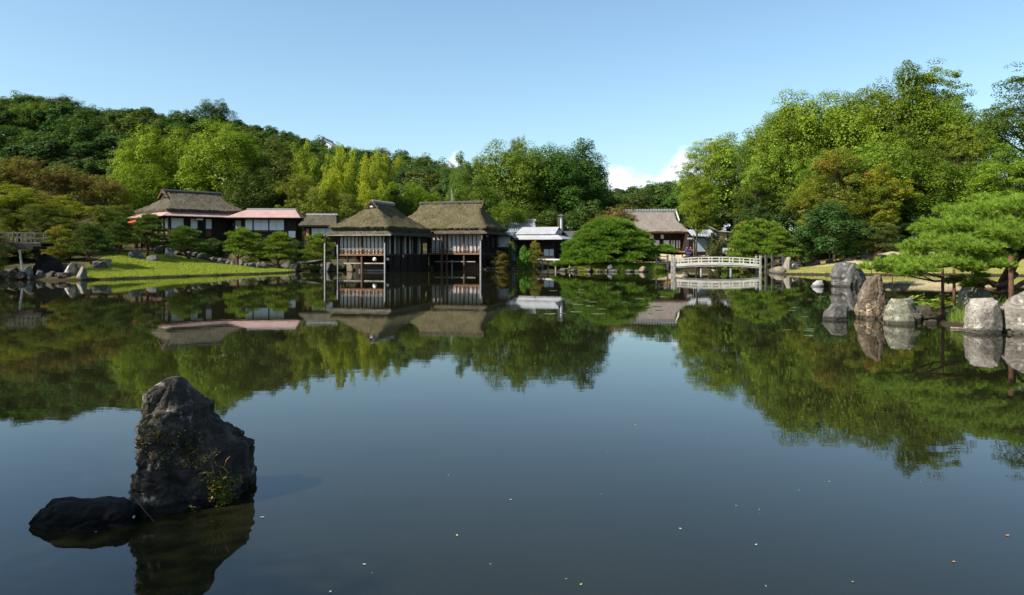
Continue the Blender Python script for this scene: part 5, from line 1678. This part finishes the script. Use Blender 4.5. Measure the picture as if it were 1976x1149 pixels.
# turn the broad face away from the sun: the left edge is the nearest one
meF = loft_rock(rowsF, 210, 200, 3.4, 0.11, 2.4, 3.3, 1.0, 3, 0.965)
co_ = np.zeros(len(meF.vertices) * 3, np.float32)
meF.vertices.foreach_get('co', co_)
co_ = co_.reshape(-1, 3)
co_[:, 1] += (co_[:, 0] + 0.45) * 0.72                      # shear in plan: the front recedes to the right
meF.vertices.foreach_set('co', co_.ravel())
meF.materials.append(M['rock_dark'])
rockF = link('standing_rock', meF)
rockF.location = (xF, dF + 0.1, 0)
tag(rockF, 'tall dark pointed rock rising from the water in the left foreground', 'rock')

# plants growing on it
rgv = np.random.default_rng(81)
pl_o = empty('rock_plants', (WX(430, 6.95), 6.95, WZ(960, 6.95)), 0, 'small green and reddish plants growing on the foreground rock', 'plant')
me_v = np.array([v_.co for v_ in meF.vertices]) + np.array([xF, dF + 0.1, 0])


def on_rock(px, py):
    """nearest front vertex of the rock seen at a pixel"""
    sx = 988 + FPX * me_v[:, 0] / me_v[:, 1]
    sy = HOR - (me_v[:, 2] - CAMZ) * FPX / me_v[:, 1]
    dd_ = (sx - px) ** 2 + (sy - py) ** 2
    cand = np.where(dd_ < dd_.min() + 40)[0]
    return me_v[cand[np.argmin(me_v[cand, 1])]]


base_l = np.array(pl_o.location)
P_, N_, T_ = [], [], []
for i in range(46):
    q = on_rock(rgv.normal(430, 17), rgv.normal(948, 22))
    k = 26
    p = q + np.array([0, -0.02, 0]) + rgv.normal(0, 0.022, (k, 3))
    P_.append(p - base_l); N_.append(unit(rgv.normal(0, 1, (k, 3)) + np.array([-.2, -1, .6]))); T_.append(np.clip(rgv.random(k) * .6 + .4 * rgv.random(), 0, 1))
mp_ = leaf_mesh('plant_leaves', rgv, np.concatenate(P_), np.concatenate(N_), 0.017, np.concatenate(T_), leaf_material('rock_plant', [
    (0.0, (0.05, 0.07, 0.012)), (0.5, (0.13, 0.16, 0.02)), (0.8, (0.22, 0.17, 0.04)), (1.0, (0.28, 0.07, 0.04))]), 1.6)
link('leaves', mp_, None, pl_o)
m = MB()
for i in range(26):
    q = Vector(on_rock(rgv.normal(430, 16), rgv.normal(930, 22))) - Vector(base_l)
    tip = q + Vector((rgv.normal(0, .05), -0.06 + rgv.normal(0, .03), rgv.uniform(0.02, .11)))
    m.tube([q, q.lerp(tip, .5) + Vector((0, -.015, .02)), tip], [0.0025, 0.002, 0.001], 4, False)
tag(m.build('stems', M['gold_cloth'], pl_o), kind='stuff')
mo = empty('rock_moss', (WX(385, 6.95), 6.95, WZ(890, 6.95)), 0, 'olive moss cushion on the front of the foreground rock', 'moss')
P_, N_, T_ = [], [], []
bl = np.array(mo.location)
for i in range(120):
    which = i % 3
    q = on_rock(rgv.normal((385, 300, 345)[which], (18, 20, 22)[which]), rgv.normal((885, 840, 860)[which], (20, 18, 20)[which]))
    k = 22
    P_.append(q + rgv.normal(0, 0.016, (k, 3)) - bl); N_.append(unit(rgv.normal(0, 1, (k, 3)) + np.array([-.2, -.6, .9]))); T_.append(rgv.random(k))
mm = link('moss_leaves', leaf_mesh('moss', rgv, np.concatenate(P_), np.concatenate(N_), 0.009, np.concatenate(T_), M['leaf'], 2.2), None, mo)
mm.color = (0.060, 0.058, 0.012, 1)

# flat wet rock beside it
xw, rowsW = px_rows([(965, 150, 225, .35), (970, 95, 240, .6), (980, 75, 250, .8), (992, 64, 256, .92), (1010, 62, 257, 1), (1060, 66, 250, 1)], 6.75, 0.5)
meW = loft_rock(rowsW, 130, 50, 2.4, 0.05, 4.0, 9.1, 0.9, 3, 0.97)
meW.materials.append(M['rock_wet'])
o = link('flat_rock', meW)
o.location = (xw, 6.8, 0)
tag(o, 'low flat black wet rock left of the pointed rock', 'rock')
# thin twig caught between the two
MB().tube([P3(257, 957, 6.55), P3(268, 972, 6.4), P3(284, 992, 6.35), P3(298, 1007, 6.3)], [0.0018, 0.0018, 0.0015, 0.001], 5).build('floating_twig', M['weathered'])
tag(bpy.data.objects['floating_twig'], 'thin pale twig leaning against the foreground rock', 'twig')

# right hand group
RR = [('standing_rock', 'rock_brown', [(530, 1698, 1706, .3), (545, 1676, 1709, .5), (560, 1667, 1711, .7), (580, 1662, 1716, .9), (597, 1660, 1717, 1), (615, 1664, 1715, 1), (640, 1666, 1713, 1)], 27.2, 0.95, 1.4,
       'tall brown pointed rock in the water, the middle of the right group'),
      ('squat_rock', 'rock_green', [(576, 1728, 1765, .7), (581, 1722, 1771, .9), (596, 1719, 1775, 1), (612, 1717, 1779, 1), (628, 1717, 1776, 1), (650, 1719, 1772, 1)], 25.0, 0.9, 4.2,
       'squat pale rock with green lichen right of the brown pointed rock'),
      ('low_rock', 'rock_grey', [(587, 1612, 1632, .4), (592, 1605, 1640, .7), (602, 1598, 1641, .9), (612, 1593, 1642, 1), (620, 1593, 1642, 1), (640, 1595, 1640, 1)], 26.6, 0.8, 2.2,
       'low dark pyramid rock left of the brown pointed rock'),
      ('pale_rock', 'rock_pale', [(568, 1895, 1918, .35), (573, 1889, 1926, .5), (580, 1886, 1935, .65), (595, 1882, 1938, .8), (615, 1879, 1940, .9), (635, 1876, 1941, 1), (648, 1876, 1938, 1), (670, 1878, 1936, 1)], 22.3, 0.95, 6.0,
       'pale upright rock with brown moss at the tip of the right islet'),
      ('pale_rock', 'rock_pale', [(552, 1975, 2010, .4), (562, 1964, 2025, .6), (580, 1958, 2035, .8), (595, 1947, 2040, .9), (620, 1946, 2045, 1), (648, 1948, 2048, 1), (670, 1950, 2046, 1)], 22.2, 1.2, 8.0,
       'whitish rock cut by the right edge of the photo')]
for name, mt, tab, d, dep, sd_, lb in RR:
    x_, rows = px_rows(tab, d, dep)
    me = loft_rock(rows, 130, 110, 2.6, 0.15, 1.9, sd_, 1.0, *((4, 0.975) if mt == 'rock_brown' else (13, 0.935)))
    me.materials.append(M[mt])
    o = link(name, me)
    o.location = (x_, d + dep * 0.3, 0)
    tag(o, lb, 'rock')
    if mt == 'rock_brown':
        # pale lower band of the same stone
        x2, rows2 = px_rows([(584, 1668, 1709, .84), (590, 1662, 1715, 0.98), (604, 1661, 1717, 1.02), (616, 1664, 1715, 1.03), (640, 1666, 1713, 1.03)], d, dep * 1.03)
        me2 = loft_rock(rows2, 110, 50, 2.6, 0.09, 2.2, 7.7, 0.9)
        me2.materials.append(M['rock_tan'])
        o2 = link('lower_band', me2, None, o)
        o2.location = (x2 - x_, 0, 0)
        o2['label'] = 'pale tan cracked lower part'
x_, rows = px_rows([(506, 1626, 1655, .5), (510, 1621, 1661, .7), (520, 1617, 1672, .9), (532, 1614, 1680, 1), (545, 1613, 1681, 1), (553, 1616, 1680, 1), (570, 1618, 1678, 1)], 51.0, 1.9)
me = loft_rock(rows, 100, 70, 2.6, 0.20, 0.8, 5.1, 1.0, 12, 0.935)
me.materials.append(M['rock_grey'])
o = link('large_rock', me); o.location = (x_, 51.6, 0)
tag(o, 'largest grey rock standing alone in the water before the right lawn', 'rock')
x_, rows = px_rows([(541, 1576, 1586, .5), (546, 1570, 1588, .8), (553, 1565, 1590, 1), (562, 1567, 1588, 1)], 51.5, 0.6)
me = loft_rock(rows, 40, 24, 2.4, 0.06, 2, 1.1, 0.5)
me.materials.append(M['rock_white'])
o = link('small_rock', me); o.location = (x_, 51.5, 0)
tag(o, 'small white rock left of the large grey rock', 'rock')

BOULD = [boulder_mesh(100 + i) for i in range(8)]


def boulder(name, x, y, z, sx, sy, sz, mat, label, group=None, k=0, rz=0.0):
    me = BOULD[k % 8].copy() if False else BOULD[k % 8]
    key = (k % 8, mat)
    if key not in BCACHE:
        mm_ = me.copy(); mm_.materials.append(M[mat]); BCACHE[key] = mm_
    o = link(name, BCACHE[key])
    o.location = (x, y, z); o.scale = (sx, sy, sz); o.rotation_euler = (0, 0, rz)
    return tag(o, label, 'rock', group)


BCACHE = {}
rb = random.Random(17)
# around the propped pine
for px, py, d, w, h, mt, lb in ((1878, 548, 27.4, 0.75, 0.95, 'rock_green', 'mottled rock under the mossy pine limb'), (1905, 572, 25.6, 0.9, 0.6, 'rock_shore', 'dark mossy boulder behind the pale upright rock'),
                                (1850, 606, 25.8, 0.5, 0.42, 'rock_shore', 'dark rock at the foot of the pine props'), (1872, 600, 25.2, 0.5, 0.34, 'rock_shore', 'small dark rock beside the grass of the islet'),
                                (1840, 618, 24.6, 0.28, 0.16, 'rock_shore', 'little wet rock in front of the pine props'), (1782, 623, 25.1, 0.14, 0.08, 'rock_tan', 'small tan pebble beside the squat rock'),
                                (1777, 604, 27.0, 0.16, 0.22, 'rock_pale', 'small pinkish rock behind the squat rock'), (1722, 590, 27.6, 0.4, 0.55, 'rock_shore', 'dark rock in the shade behind the brown pointed rock'),
                                (1800, 610, 27.4, 0.35, 0.14, 'rock_shore', 'flat dark stone right of the squat rock'), (1680, 617, 26.4, 0.16, 0.09, 'rock_pale', 'pebble at the foot of the brown pointed rock')):
    boulder('shore_rock', WX(px, d), d, max(0.0, WZ(py, d) - h * 0.9) if py < 560 else 0.0, w, w * 0.8, h, mt, lb, None, rb.randint(0, 7), rb.uniform(0, 6))
MB().tube([P3(1834, 633, 23.6), P3(1855, 634, 23.5), P3(1873, 636, 23.4)], [0.035, 0.03, 0.028], 7).build('floating_stick', M['pale_bark'], None, True)
tag(bpy.data.objects['floating_stick'], 'short tan stick floating by the grass of the islet', 'stick')

# left shore rocks
for px, py, d, w, h, mt, lb in ((56, 530, 64.2, 0.5, 0.8, 'rock_pale', 'pale upright rock between the footbridge posts'), (75, 532, 64.6, 0.45, 0.45, 'rock_pale', 'small pale rock right of the footbridge posts'),
                                (95, 524, 65.5, 1.6, 1.6, 'rock_wet', 'large black boulder in shade right of the footbridge'), (133, 530, 62.6, 0.38, 0.8, 'rock_white', 'white pointed rock on the left shore'),
                                (141, 528, 62.8, 0.5, 0.95, 'rock_shore', 'grey rock leaning on the white pointed rock'), (158, 531, 62.4, 0.5, 0.75, 'rock_pale', 'rounded pale rock where the lawn begins'),
                                (122, 535, 62.2, 0.5, 0.35, 'rock_dark', 'low dark rock before the white pointed rock'), (8, 532, 63.4, 0.7, 0.45, 'rock_dark', 'grey rock at the left edge of the shore'),
                                (28, 530, 64.4, 0.6, 0.6, 'rock_dark', 'brown rock left of the footbridge posts'), (122, 510, 66, 0.7, 0.7, 'rock_dark', 'dark rock above the white pointed rock'),
                                (-25, 530, 63.5, 1.2, 0.9, 'rock_shore', 'rock just beyond the left edge of the photo'), (205, 492, 72, 0.6, 0.7, 'rock_pale', 'pale rock under the dark pine'),
                                (190, 498, 71, 0.9, 0.6, 'rock_shore', 'shaded rock beside the pale one under the dark pine'), (262, 482, 80, 0.9, 0.8, 'rock_grey', 'grey rock left of the leaning pine trunk'),
                                (297, 486, 80, 0.9, 0.55, 'rock_grey', 'slanting grey rock in the tree shade on the lawn'), (328, 466, 86, 0.7, 1.0, 'rock_white', 'white rounded stone basin below the house')):
    x_ = WX(px, d)
    boulder('shore_rock', x_, d, max(gz(x_, d), 0) + h * 0.25, w, w * 0.8, h, mt, lb, None, rb.randint(0, 7), rb.uniform(0, 6))
# loose stones: several rows nobody could tell apart one by one
ROWS = [('stones of the right islet', 'dark mossy stone on the shore of the right islet', 'rock_dark', [(13.6, 24.6), (14.2, 26.4), (14.8, 28.6), (16.5, 30.6)], 12, 0.16, 0.34),
        ('bank stones below the house', 'rough grey stone on the bank below the house walls', 'rock_shore', [(-40.5, 87.5), (-35.5, 90.5), (-31.5, 91.5), (-27.5, 90.5), (-25.5, 91.5)], 30, 0.35, 0.8),
        ('stones at the back of the lawn', 'small pale stone at the back edge of the left lawn', 'rock_pale', [(-34.5, 87.2), (-30.5, 88.0), (-26.5, 88.4)], 14, 0.2, 0.42),
        ('stones of the left shore', 'dark stone on the shaded left shore', 'rock_dark', [(-50, 60.5), (-44, 62.6), (-39.8, 63.6), (-36, 62.6)], 16, 0.3, 0.6),
        ('stones under the pavilion', 'tan stone along the waterline right of the pavilion', 'rock_tan', [(-3.8, 97.6), (-1.5, 98.6), (1.4, 99.6)], 17, 0.2, 0.45),
        ('stones of the pavilion shore', 'dark stone in the shade of the pavilion', 'rock_shore', [(-21.5, 91), (-18, 93.2), (-15, 95.2), (-9, 101.5), (-4, 99.5)], 22, 0.3, 0.7),
        ('stones of the channel', 'dark stone along the channel bank beyond the pavilion', 'rock_shore', [(1.6, 100.6), (3.6, 103.5), (4.8, 111), (9, 112)], 16, 0.3, 0.6),
        ('stones of the pine island', 'grey stone at the foot of the domed pine', 'rock_shore', [(5.6, 89.2), (8.0, 87.0), (12, 86.2), (15, 86.3)], 15, 0.25, 0.5),
        ('stones at the bridge foot', 'grey stone at the right foot of the bridge', 'rock_shore', [(29.0, 84.5), (28.4, 82.8), (27.8, 80.2), (27.6, 78.6)], 12, 0.3, 0.6),
        ('stones behind the right lawn', 'grey stone beneath the bushes of the right lawn', 'rock_grey', [(31.5, 87.5), (36, 88.0), (41, 86), (44, 85)], 16, 0.3, 0.75),
        ('stones of the far channel', 'small stone on the far bank behind the bridge', 'rock_shore', [(15, 109.3), (21.6, 106.8), (27, 113.6), (31, 110)], 14, 0.25, 0.5)]
for grp, lb, mt, line, n_, s0, s1 in ROWS:
    seg = np.array(line)
    cum = np.concatenate([[0], np.cumsum(np.hypot(*np.diff(seg, axis=0).T))])
    for i in range(n_):
        u_ = cum[-1] * (i + rb.uniform(0.1, 0.9)) / n_
        x_ = float(np.interp(u_, cum, seg[:, 0])) + rb.uniform(-.3, .3)
        y_ = float(np.interp(u_, cum, seg[:, 1])) + rb.uniform(-.35, .35)
        s = rb.uniform(s0, s1)
        boulder('bank_stone', x_, y_, max(gz(x_, y_), -0.1) + s * 0.15, s * rb.uniform(.9, 1.3), s * rb.uniform(.7, 1), s * rb.uniform(.6, 1.0), mt, lb, grp, rb.randint(0, 7), rb.uniform(0, 6))
for px, py, d, w, h, mt, lb in ((1177, 517, 87.0, 0.45, 0.62, 'rock_white', 'whitish upright rock at the foot of the domed pine'), (1240, 517, 86.3, 0.75, 0.55, 'rock_tan', 'rounded pale boulder in the grass left of the bridge'),
                                (1215, 519, 86.5, 0.5, 0.3, 'rock_shore', 'dark low rock between the two pale rocks of the island'), (1520, 500, 83.0, 0.62, 1.5, 'rock_pale', 'tall pale standing stone right of the bridge fence'),
                                (1505, 518, 81.5, 0.8, 0.5, 'rock_tan', 'tan boulder at the water by the bridge fence'), (1534, 497, 84.0, 0.5, 0.6, 'rock_white', 'small white stone by the right lawn bushes'),
                                (1640, 493, 86.5, 1.0, 0.45, 'rock_pale', 'slanting pale slab stone on the right lawn'), (1682, 487, 86, 0.8, 0.5, 'rock_tan', 'flat stone under the flat topped tree'),
                                (1705, 489, 85, 0.9, 0.55, 'rock_grey', 'block of grey stone under the flat topped tree'), (1722, 484, 86, 0.8, 0.6, 'rock_pale', 'pale stone behind the flat topped tree'),
                                (1575, 489, 88, 0.6, 0.6, 'rock_grey', 'grey stone left of the slanting slab'), (634, 517, 88.5, 1.05, 0.9, 'rock_pale', 'large pale lichen covered stone at the pavilion left posts')):
    x_ = WX(px, d)
    boulder('garden_rock', x_, d, max(gz(x_, d), 0) + h * 0.2, w, w * 0.8, h, mt, lb, None, rb.randint(0, 7), rb.uniform(0, 6))
# stone slab bridge left of the pavilion
st = empty('stone_bridge', (WX(602, 87), 87, 0), R(6), 'rough stone slab bridge over the inlet left of the pavilion', 'bridge')
sl = boulder_mesh(131, 4, 10, 0.06, 2.0); sl.materials.append(M['rock_shore'])
o = link('slab', sl, None, st); o.location = (-0.3, 0.6, 1.12); o.scale = (2.3, 0.7, 0.22); o.rotation_euler = (0, R(-4), 0)
for xs_, sc_ in ((-2.0, (0.7, 0.6, 0.75)), (1.7, (0.62, 0.6, 0.95))):
    o = link('abutment', sl, None, st); o.location = (xs_, 0.6, 0.35); o.scale = sc_
o = link('arch_stone', sl, None, st); o.location = (0.15, 1.8, 0.3); o.scale = (0.7, .5, .55)

# stake edging of the right lawn
ed = empty('stake_edging', (27.5, 77.8, 0), 0, 'row of short dark wooden stakes edging the right lawn at the water', 'edging')
line = np.array([(27.4, 78.4), (28.4, 77.0), (31.3, 75.6), (36.3, 75.3), (41.5, 75.3), (45.5, 74.2), (49, 72.6)])
cum = np.concatenate([[0], np.cumsum(np.hypot(*np.diff(line, axis=0).T))])
stake = [MB().tube([(0, 0, -0.4), (0, 0, h_)], [0.075, 0.07], 7).mesh('stake', M['bark']) for h_ in (0.12, 0.16, 0.19)]
n_ = 118
for i in range(n_):
    u_ = cum[-1] * (i + rb.uniform(-.25, .25)) / n_
    if rb.random() < 0.08:
        continue
    o = along(ed, rb.choice(stake), 'stake', float(np.interp(u_, cum, line[:, 0])) - 27.5 + rb.uniform(-.04, .04), float(np.interp(u_, cum, line[:, 1])) - 77.8 + rb.uniform(-.06, .06), rb.uniform(-.04, .04))
    o.rotation_euler = (rb.uniform(-.1, .1), rb.uniform(-.1, .1), 0)
for px, d, lb in ((1681, 70, 'thin dark pole standing in the water before the right lawn'), (1722, 74, 'second thin pole at the edge of the right lawn')):
    o = MB().tube([(0, 0, -0.4), (0.02, 0, 1.1)], [0.045, 0.035], 6).build('marker_pole', M['bark']); o.location = (WX(px, d), d, 0)
    tag(o, lb, 'pole')

# ------------------------------------------------------------------ lily pads and floating leaves
rl = random.Random(23)


def pad_mesh(nm, cup):
    m_ = MB()
    k = 14
    vs_ = [(0, 0, 0.0)]
    for i in range(k):
        a = 0.25 + (2 * math.pi - 0.5) * i / (k - 1)
        vs_.append((math.cos(a), math.sin(a), cup * (1 + 0.4 * math.sin(3 * a))))
    m_.add(vs_, [(0, i + 1, i + 2) for i in range(k - 1)])
    me_ = m_.mesh(nm, M['leaf'])
    a_ = me_.attributes.new('tint', 'FLOAT', 'FACE')
    a_.data.foreach_set('value', [rl.random() for _ in me_.polygons])
    return me_


pads_me = [pad_mesh('lily_pad', c_) for c_ in (0.02, 0.15, 0.3)]
for i in range(150):
    d = rl.uniform(29, 37)
    px = rl.uniform(1755, 1885) - (d - 29) * 1.5
    if px < 1775 and rl.random() < 0.6:
        continue
    o = link('lily_pad', rl.choice(pads_me))
    hgt = rl.choice([0.012, 0.012, rl.uniform(0.05, 0.28)])
    o.location = (WX(px, d), d, hgt)
    s = rl.uniform(0.12, 0.24)
    o.scale = (s, s, s)
    o.rotation_euler = (rl.uniform(-.45, .45) * (hgt > .02), rl.uniform(-.45, .45) * (hgt > .02), rl.uniform(0, 6.28))
    o.color = rl.choice([(0.10, 0.17, 0.025, 1), (0.16, 0.22, 0.03, 1), (0.07, 0.13, 0.025, 1), (0.24, 0.25, 0.03, 1)])
    tag(o, 'green water lily leaf in the bed behind the pine props', 'lily pad', 'lily leaves behind the pine props')
for i in range(26):
    py = rl.uniform(552, 607)
    px = rl.uniform(1060, 1290)
    d = WD(py)
    o = link('lily_pad', pads_me[0]); o.location = (WX(px, d), d, 0.01)
    s = rl.uniform(0.10, 0.22); o.scale = (s * 1.5, s, s); o.rotation_euler = (0, 0, rl.uniform(0, 6.28))
    o.color = (0.10, 0.13, 0.07, 1)
    tag(o, 'pale floating lily leaf on open water before the domed pine', 'lily pad', 'floating leaves before the domed pine')
for i in range(18):
    py = rl.uniform(570, 650); px = rl.uniform(1480, 1640); d = WD(py)
    o = link('lily_pad', pads_me[0]); o.location = (WX(px, d), d, 0.01)
    s = rl.uniform(0.07, 0.15); o.scale = (s * 1.6, s, s); o.rotation_euler = (0, 0, rl.uniform(0, 6.28))
    o.color = (0.09, 0.12, 0.06, 1)
    tag(o, 'pale floating lily leaf left of the dark pyramid rock', 'lily pad', 'floating leaves left of the right rocks')
leaf_me = MB().add([(-1, 0, .1), (-.5, -.42, .03), (.3, -.4, .02), (1, 0, .12), (.3, .4, .05), (-.5, .42, .1), (0, 0, 0)],
                   [(0, 1, 6), (1, 2, 6), (2, 3, 6), (3, 4, 6), (4, 5, 6), (5, 0, 6)])
LC = {'yellow': simple_mat('dead_leaf_yellow', (0.5, 0.34, 0.13), (0.62, 0.45, 0.2), 8, 0.7, 0.1), 'orange': simple_mat('dead_leaf_orange', (0.42, 0.14, 0.04), (0.52, 0.22, 0.07), 8, 0.7, 0.1),
      'white': simple_mat('dead_leaf_pale', (0.5, 0.47, 0.4), (0.6, 0.57, 0.5), 8, 0.7, 0.1), 'green': simple_mat('dead_leaf_green', (0.16, 0.22, 0.05), (0.22, 0.3, 0.07), 8, 0.7, 0.1)}
LM = {k: leaf_me.mesh('floating_leaf', v_) for k, v_ in LC.items()}
for px, py, s, c_, lb in ((506, 999, 0.026, 'yellow', 'yellow leaf floating just right of the foreground rock'), (1944, 1034, 0.026, 'orange', 'orange leaf floating at the lower right edge'),
                          (1840, 1085, 0.024, 'orange', 'tan leaf floating near the lower right corner'), (882, 1034, 0.020, 'yellow', 'tan leaf floating at the lower middle'),
                          (1313, 1021, 0.017, 'white', 'pale leaf floating right of the middle'), (1459, 1052, 0.018, 'white', 'pale leaf floating near the bottom right of the middle'),
                          (985, 965, 0.018, 'white', 'pale leaf floating in the middle of the water'), (1226, 821, 0.022, 'white', 'pale leaf floating far out below the oak reflection'),
                          (703, 1090, 0.020, 'white', 'pale leaf floating at the lower left of the middle'), (1121, 1129, 0.024, 'green', 'green leaf at the bottom edge of the photo'),
                          (1645, 1124, 0.018, 'green', 'small green leaf near the bottom right'), (185, 1027, 0.012, 'white', 'tiny pale leaf against the flat black rock'),
                          (637, 1143, 0.018, 'white', 'pale leaf cut by the bottom edge'), (1600, 930, 0.02, 'green', 'faint green leaf below the tree reflection')):
    d = WD(py)
    s *= 0.8
    o = link('floating_leaf', LM[c_]); o.location = (WX(px, d), d, 0.004); o.scale = (s, s, s); o.rotation_euler = (0, 0, rl.uniform(0, 6.28))
    tag(o, lb, 'leaf')
for i in range(18):
    py = rl.uniform(800, 1145); px = rl.uniform(620, 1970); d = WD(py)
    o = link('water_speck', LM[rl.choice(['white', 'white', 'yellow', 'green'])]); o.location = (WX(px, d), d, 0.003)
    s = rl.uniform(0.003, 0.007); o.scale = (s * 1.5, s, s); o.rotation_euler = (0, 0, rl.uniform(0, 6.28))
    tag(o, 'tiny pale speck drifting on the open foreground water', 'leaf', 'specks drifting on the near water')

# ------------------------------------------------------------------ small furnishings and visitors
xr, dr = WX(262, 88), 88.0
um = empty('red_parasol', (xr, dr, gz(xr, dr)), 0, 'wide red parasol standing before the thatched house', 'parasol')
zt = WZ(427, dr) - um.location.z
m = MB()
k = 16
m.add([(0, 0, zt + 0.15)] + [(1.15 * math.cos(2 * math.pi * i / k), 1.15 * math.sin(2 * math.pi * i / k), zt - 0.22) for i in range(k)], [(0, i + 1, (i + 1) % k + 1) for i in range(k)])
m.build('canopy', M['red_felt'], um)
MB().tube([(0, 0, -0.1), (0, 0, zt + 0.2)], [0.03, 0.03], 7).build('pole', M['dark_wood'], um)
for px, d, lb in ((274, 86, 'red cloth covered bench left of the leaning pine trunk'), (284, 86.5, 'red cloth covered bench right of the leaning pine trunk')):
    x_ = WX(px, d); z_ = WZ(463, d) - 0.1
    be = empty('felt_bench', (x_, d, gz(x_, d)), R(20), lb, 'bench')
    hb = max(0.42, z_ - be.location.z)
    MB().box(-0.55, 0.55, -0.3, 0.3, hb - 0.05, hb).build('seat', M['brown_wood'], be)
    MB().box(-0.58, 0.58, -0.33, 0.33, hb + 0.003, hb + 0.03).build('felt_cloth', M['red_felt'], be)
    MB().box(-0.58, 0.58, -0.36, -0.335, hb - 0.25, hb + 0.03).build('cloth_hem', M['red_felt'], be)
    for a in (-.48, .48):
        for b_ in (-.24, .24):
            MB().box(a - .03, a + .03, b_ - .03, b_ + .03, 0, hb - 0.05).build('leg', M['brown_wood'], be)


def seated(name, x, y, z, rz, shirt, label):
    root_ = empty(name, (x, y, z), rz, label, 'person')
    me_ = bpy.data.meshes.new('body')
    V_ = [(0, 0, .45, .15), (0, .02, .72, .15), (0, .02, .95, .17), (0, .0, 1.07, .06), (0, -.02, 1.13, .055),
          (.09, 0, .45, .10), (.11, -.42, .46, .08), (.11, -.44, .06, .05), (.11, -.56, .03, .04),
          (-.09, 0, .45, .10), (-.11, -.42, .46, .08), (-.11, -.44, .06, .05), (-.11, -.56, .03, .04),
          (.2, .02, .95, .07), (.25, -.05, .7, .05), (.17, -.28, .6, .035), (-.2, .02, .95, .07), (-.25, -.05, .7, .05), (-.17, -.28, .6, .035),
          (0, -.02, 1.2, .085), (0, -.02, 1.31, .08)]
    E_ = [(0, 1), (1, 2), (2, 3), (3, 4), (0, 5), (5, 6), (6, 7), (7, 8), (0, 9), (9, 10), (10, 11), (11, 12), (2, 13), (13, 14), (14, 15), (2, 16), (16, 17), (17, 18), (4, 19), (19, 20)]
    me_.from_pydata([q[:3] for q in V_], E_, [])
    o_ = link('body', me_, M[shirt], root_)
    sk = o_.modifiers.new('skin', 'SKIN')
    for i, q in enumerate(V_):
        me_.skin_vertices[0].data[i].radius = (q[3], q[3])
        me_.skin_vertices[0].data[i].use_root = (i == 0)
    sub_ = o_.modifiers.new('sub', 'SUBSURF'); sub_.levels = 1; sub_.render_levels = 1
    bm = bmesh.new(); bmesh.ops.create_icosphere(bm, subdivisions=2, radius=0.115)
    for v_ in bm.verts:
        v_.co.z = v_.co.z * 1.15
    me2 = bpy.data.meshes.new('head'); bm.to_mesh(me2); bm.free()
    h_ = link('head', me2, M['skin'], root_); h_.location = (0, -0.03, 1.24)
    bm = bmesh.new(); bmesh.ops.create_icosphere(bm, subdivisions=2, radius=0.125)
    bmesh.ops.delete(bm, geom=[v_ for v_ in bm.verts if v_.co.z < -0.03 and v_.co.y < 0.02], context='VERTS')
    me3 = bpy.data.meshes.new('hair'); bm.to_mesh(me3); bm.free()
    h2 = link('hair', me3, M['hair'], root_); h2.location = (0, -0.015, 1.265)
    return root_


for px, d, sh, rz, lb in ((1326, 112.6, 'cloth_blue', R(20), 'seated visitor in a blue shirt by the shingled house'), (1333, 112.9, 'cloth_red', R(-25), 'seated visitor in dark red beside the one in blue')):
    seated('person', WX(px, d), d, 1.62, rz, sh, lb)
bn = empty('visitor_bench', (WX(1329.5, 112.8), 112.85, 1.62), 0, 'low dark bench under the two seated visitors', 'bench')
MB().box(-1.0, 1.0, -0.1, 0.45, 0.25, 0.33).build('seat', M['dark_wood'], bn)
for a in (-.9, .9):
    MB().box(a - .05, a + .05, 0, .4, 0, 0.25).build('leg', M['dark_wood'], bn)
wp = empty('waiting_platform', (WX(1352, 112.5), 112.4, 0), 0, 'low dark wooden platform beyond the bridge where visitors sit', 'platform')
for i in range(12):
    MB().box(-2.6 + i * 0.48, -2.13 + i * 0.48, -1.0, 1.2, 1.54, 1.6).build('plank', M['weathered'], wp)
for a in (-2.4, -0.6, 1.2, 3.0):
    MB().box(a - .07, a + .07, -0.9, -0.76, -0.2, 1.54).build('leg', M['dark_wood'], wp)
    MB().box(a - .04, a + .04, -0.98, -0.90, 1.4, 2.25).build('rail_post', M['dark_wood'], wp)
MB().box(-2.5, 3.1, -0.99, -0.92, 2.2, 2.27).build('rail', M['dark_wood'], wp)
nb = empty('notice_board', (WX(1399, 104), 104, gz(WX(1399, 104), 104)), 0, 'white notice board with a garden plan beyond the bridge', 'sign')
MB().box(-0.38, 0.38, -0.02, 0.02, WZ(489, 104) - nb.location.z, WZ(478, 104) - nb.location.z).build('panel', M['plaster'], nb)
MB().box(-0.24, 0.2, -0.03, -0.022, WZ(486.5, 104) - nb.location.z, WZ(480.5, 104) - nb.location.z).build('printed_plan', M['sheet'], nb)
for a in (-.44, .44):
    MB().box(a - .06, a + .06, -.06, .06, 0, WZ(476, 104) - nb.location.z).build('post', M['dark_wood'], nb)
MB().bar((-.6, 0, WZ(475.5, 104) - nb.location.z), (.6, 0, WZ(475.5, 104) - nb.location.z), .3, .08).build('hood', M['dark_wood'], nb)
ln = empty('stone_lantern', (WX(1378, 106), 106, gz(WX(1378, 106), 106)), 0, 'grey stone lantern beyond the middle of the bridge', 'lantern')
for nm, z0_, z1_, r0_, r1_ in (('base', 0, .2, .35, .3), ('shaft', .2, .95, .14, .13), ('platform', .95, 1.08, .18, .32), ('light_box', 1.08, 1.4, .22, .22), ('cap', 1.4, 1.62, .45, .12), ('finial', 1.62, 1.85, .08, .03)):
    MB().tube([(0, 0, z0_), (0, 0, z1_)], [r0_, r1_], 6).build(nm, M['rock_white'], ln)
for px, d, z0_, lb in ((1315, 106, 0, 'square pale stone block on the sand beyond the bridge'),):
    o = boulder('stone_block', WX(px, d), d, gz(WX(px, d), d) + 0.25, 0.4, 0.35, 0.4, 'rock_tan', lb, None, 3)
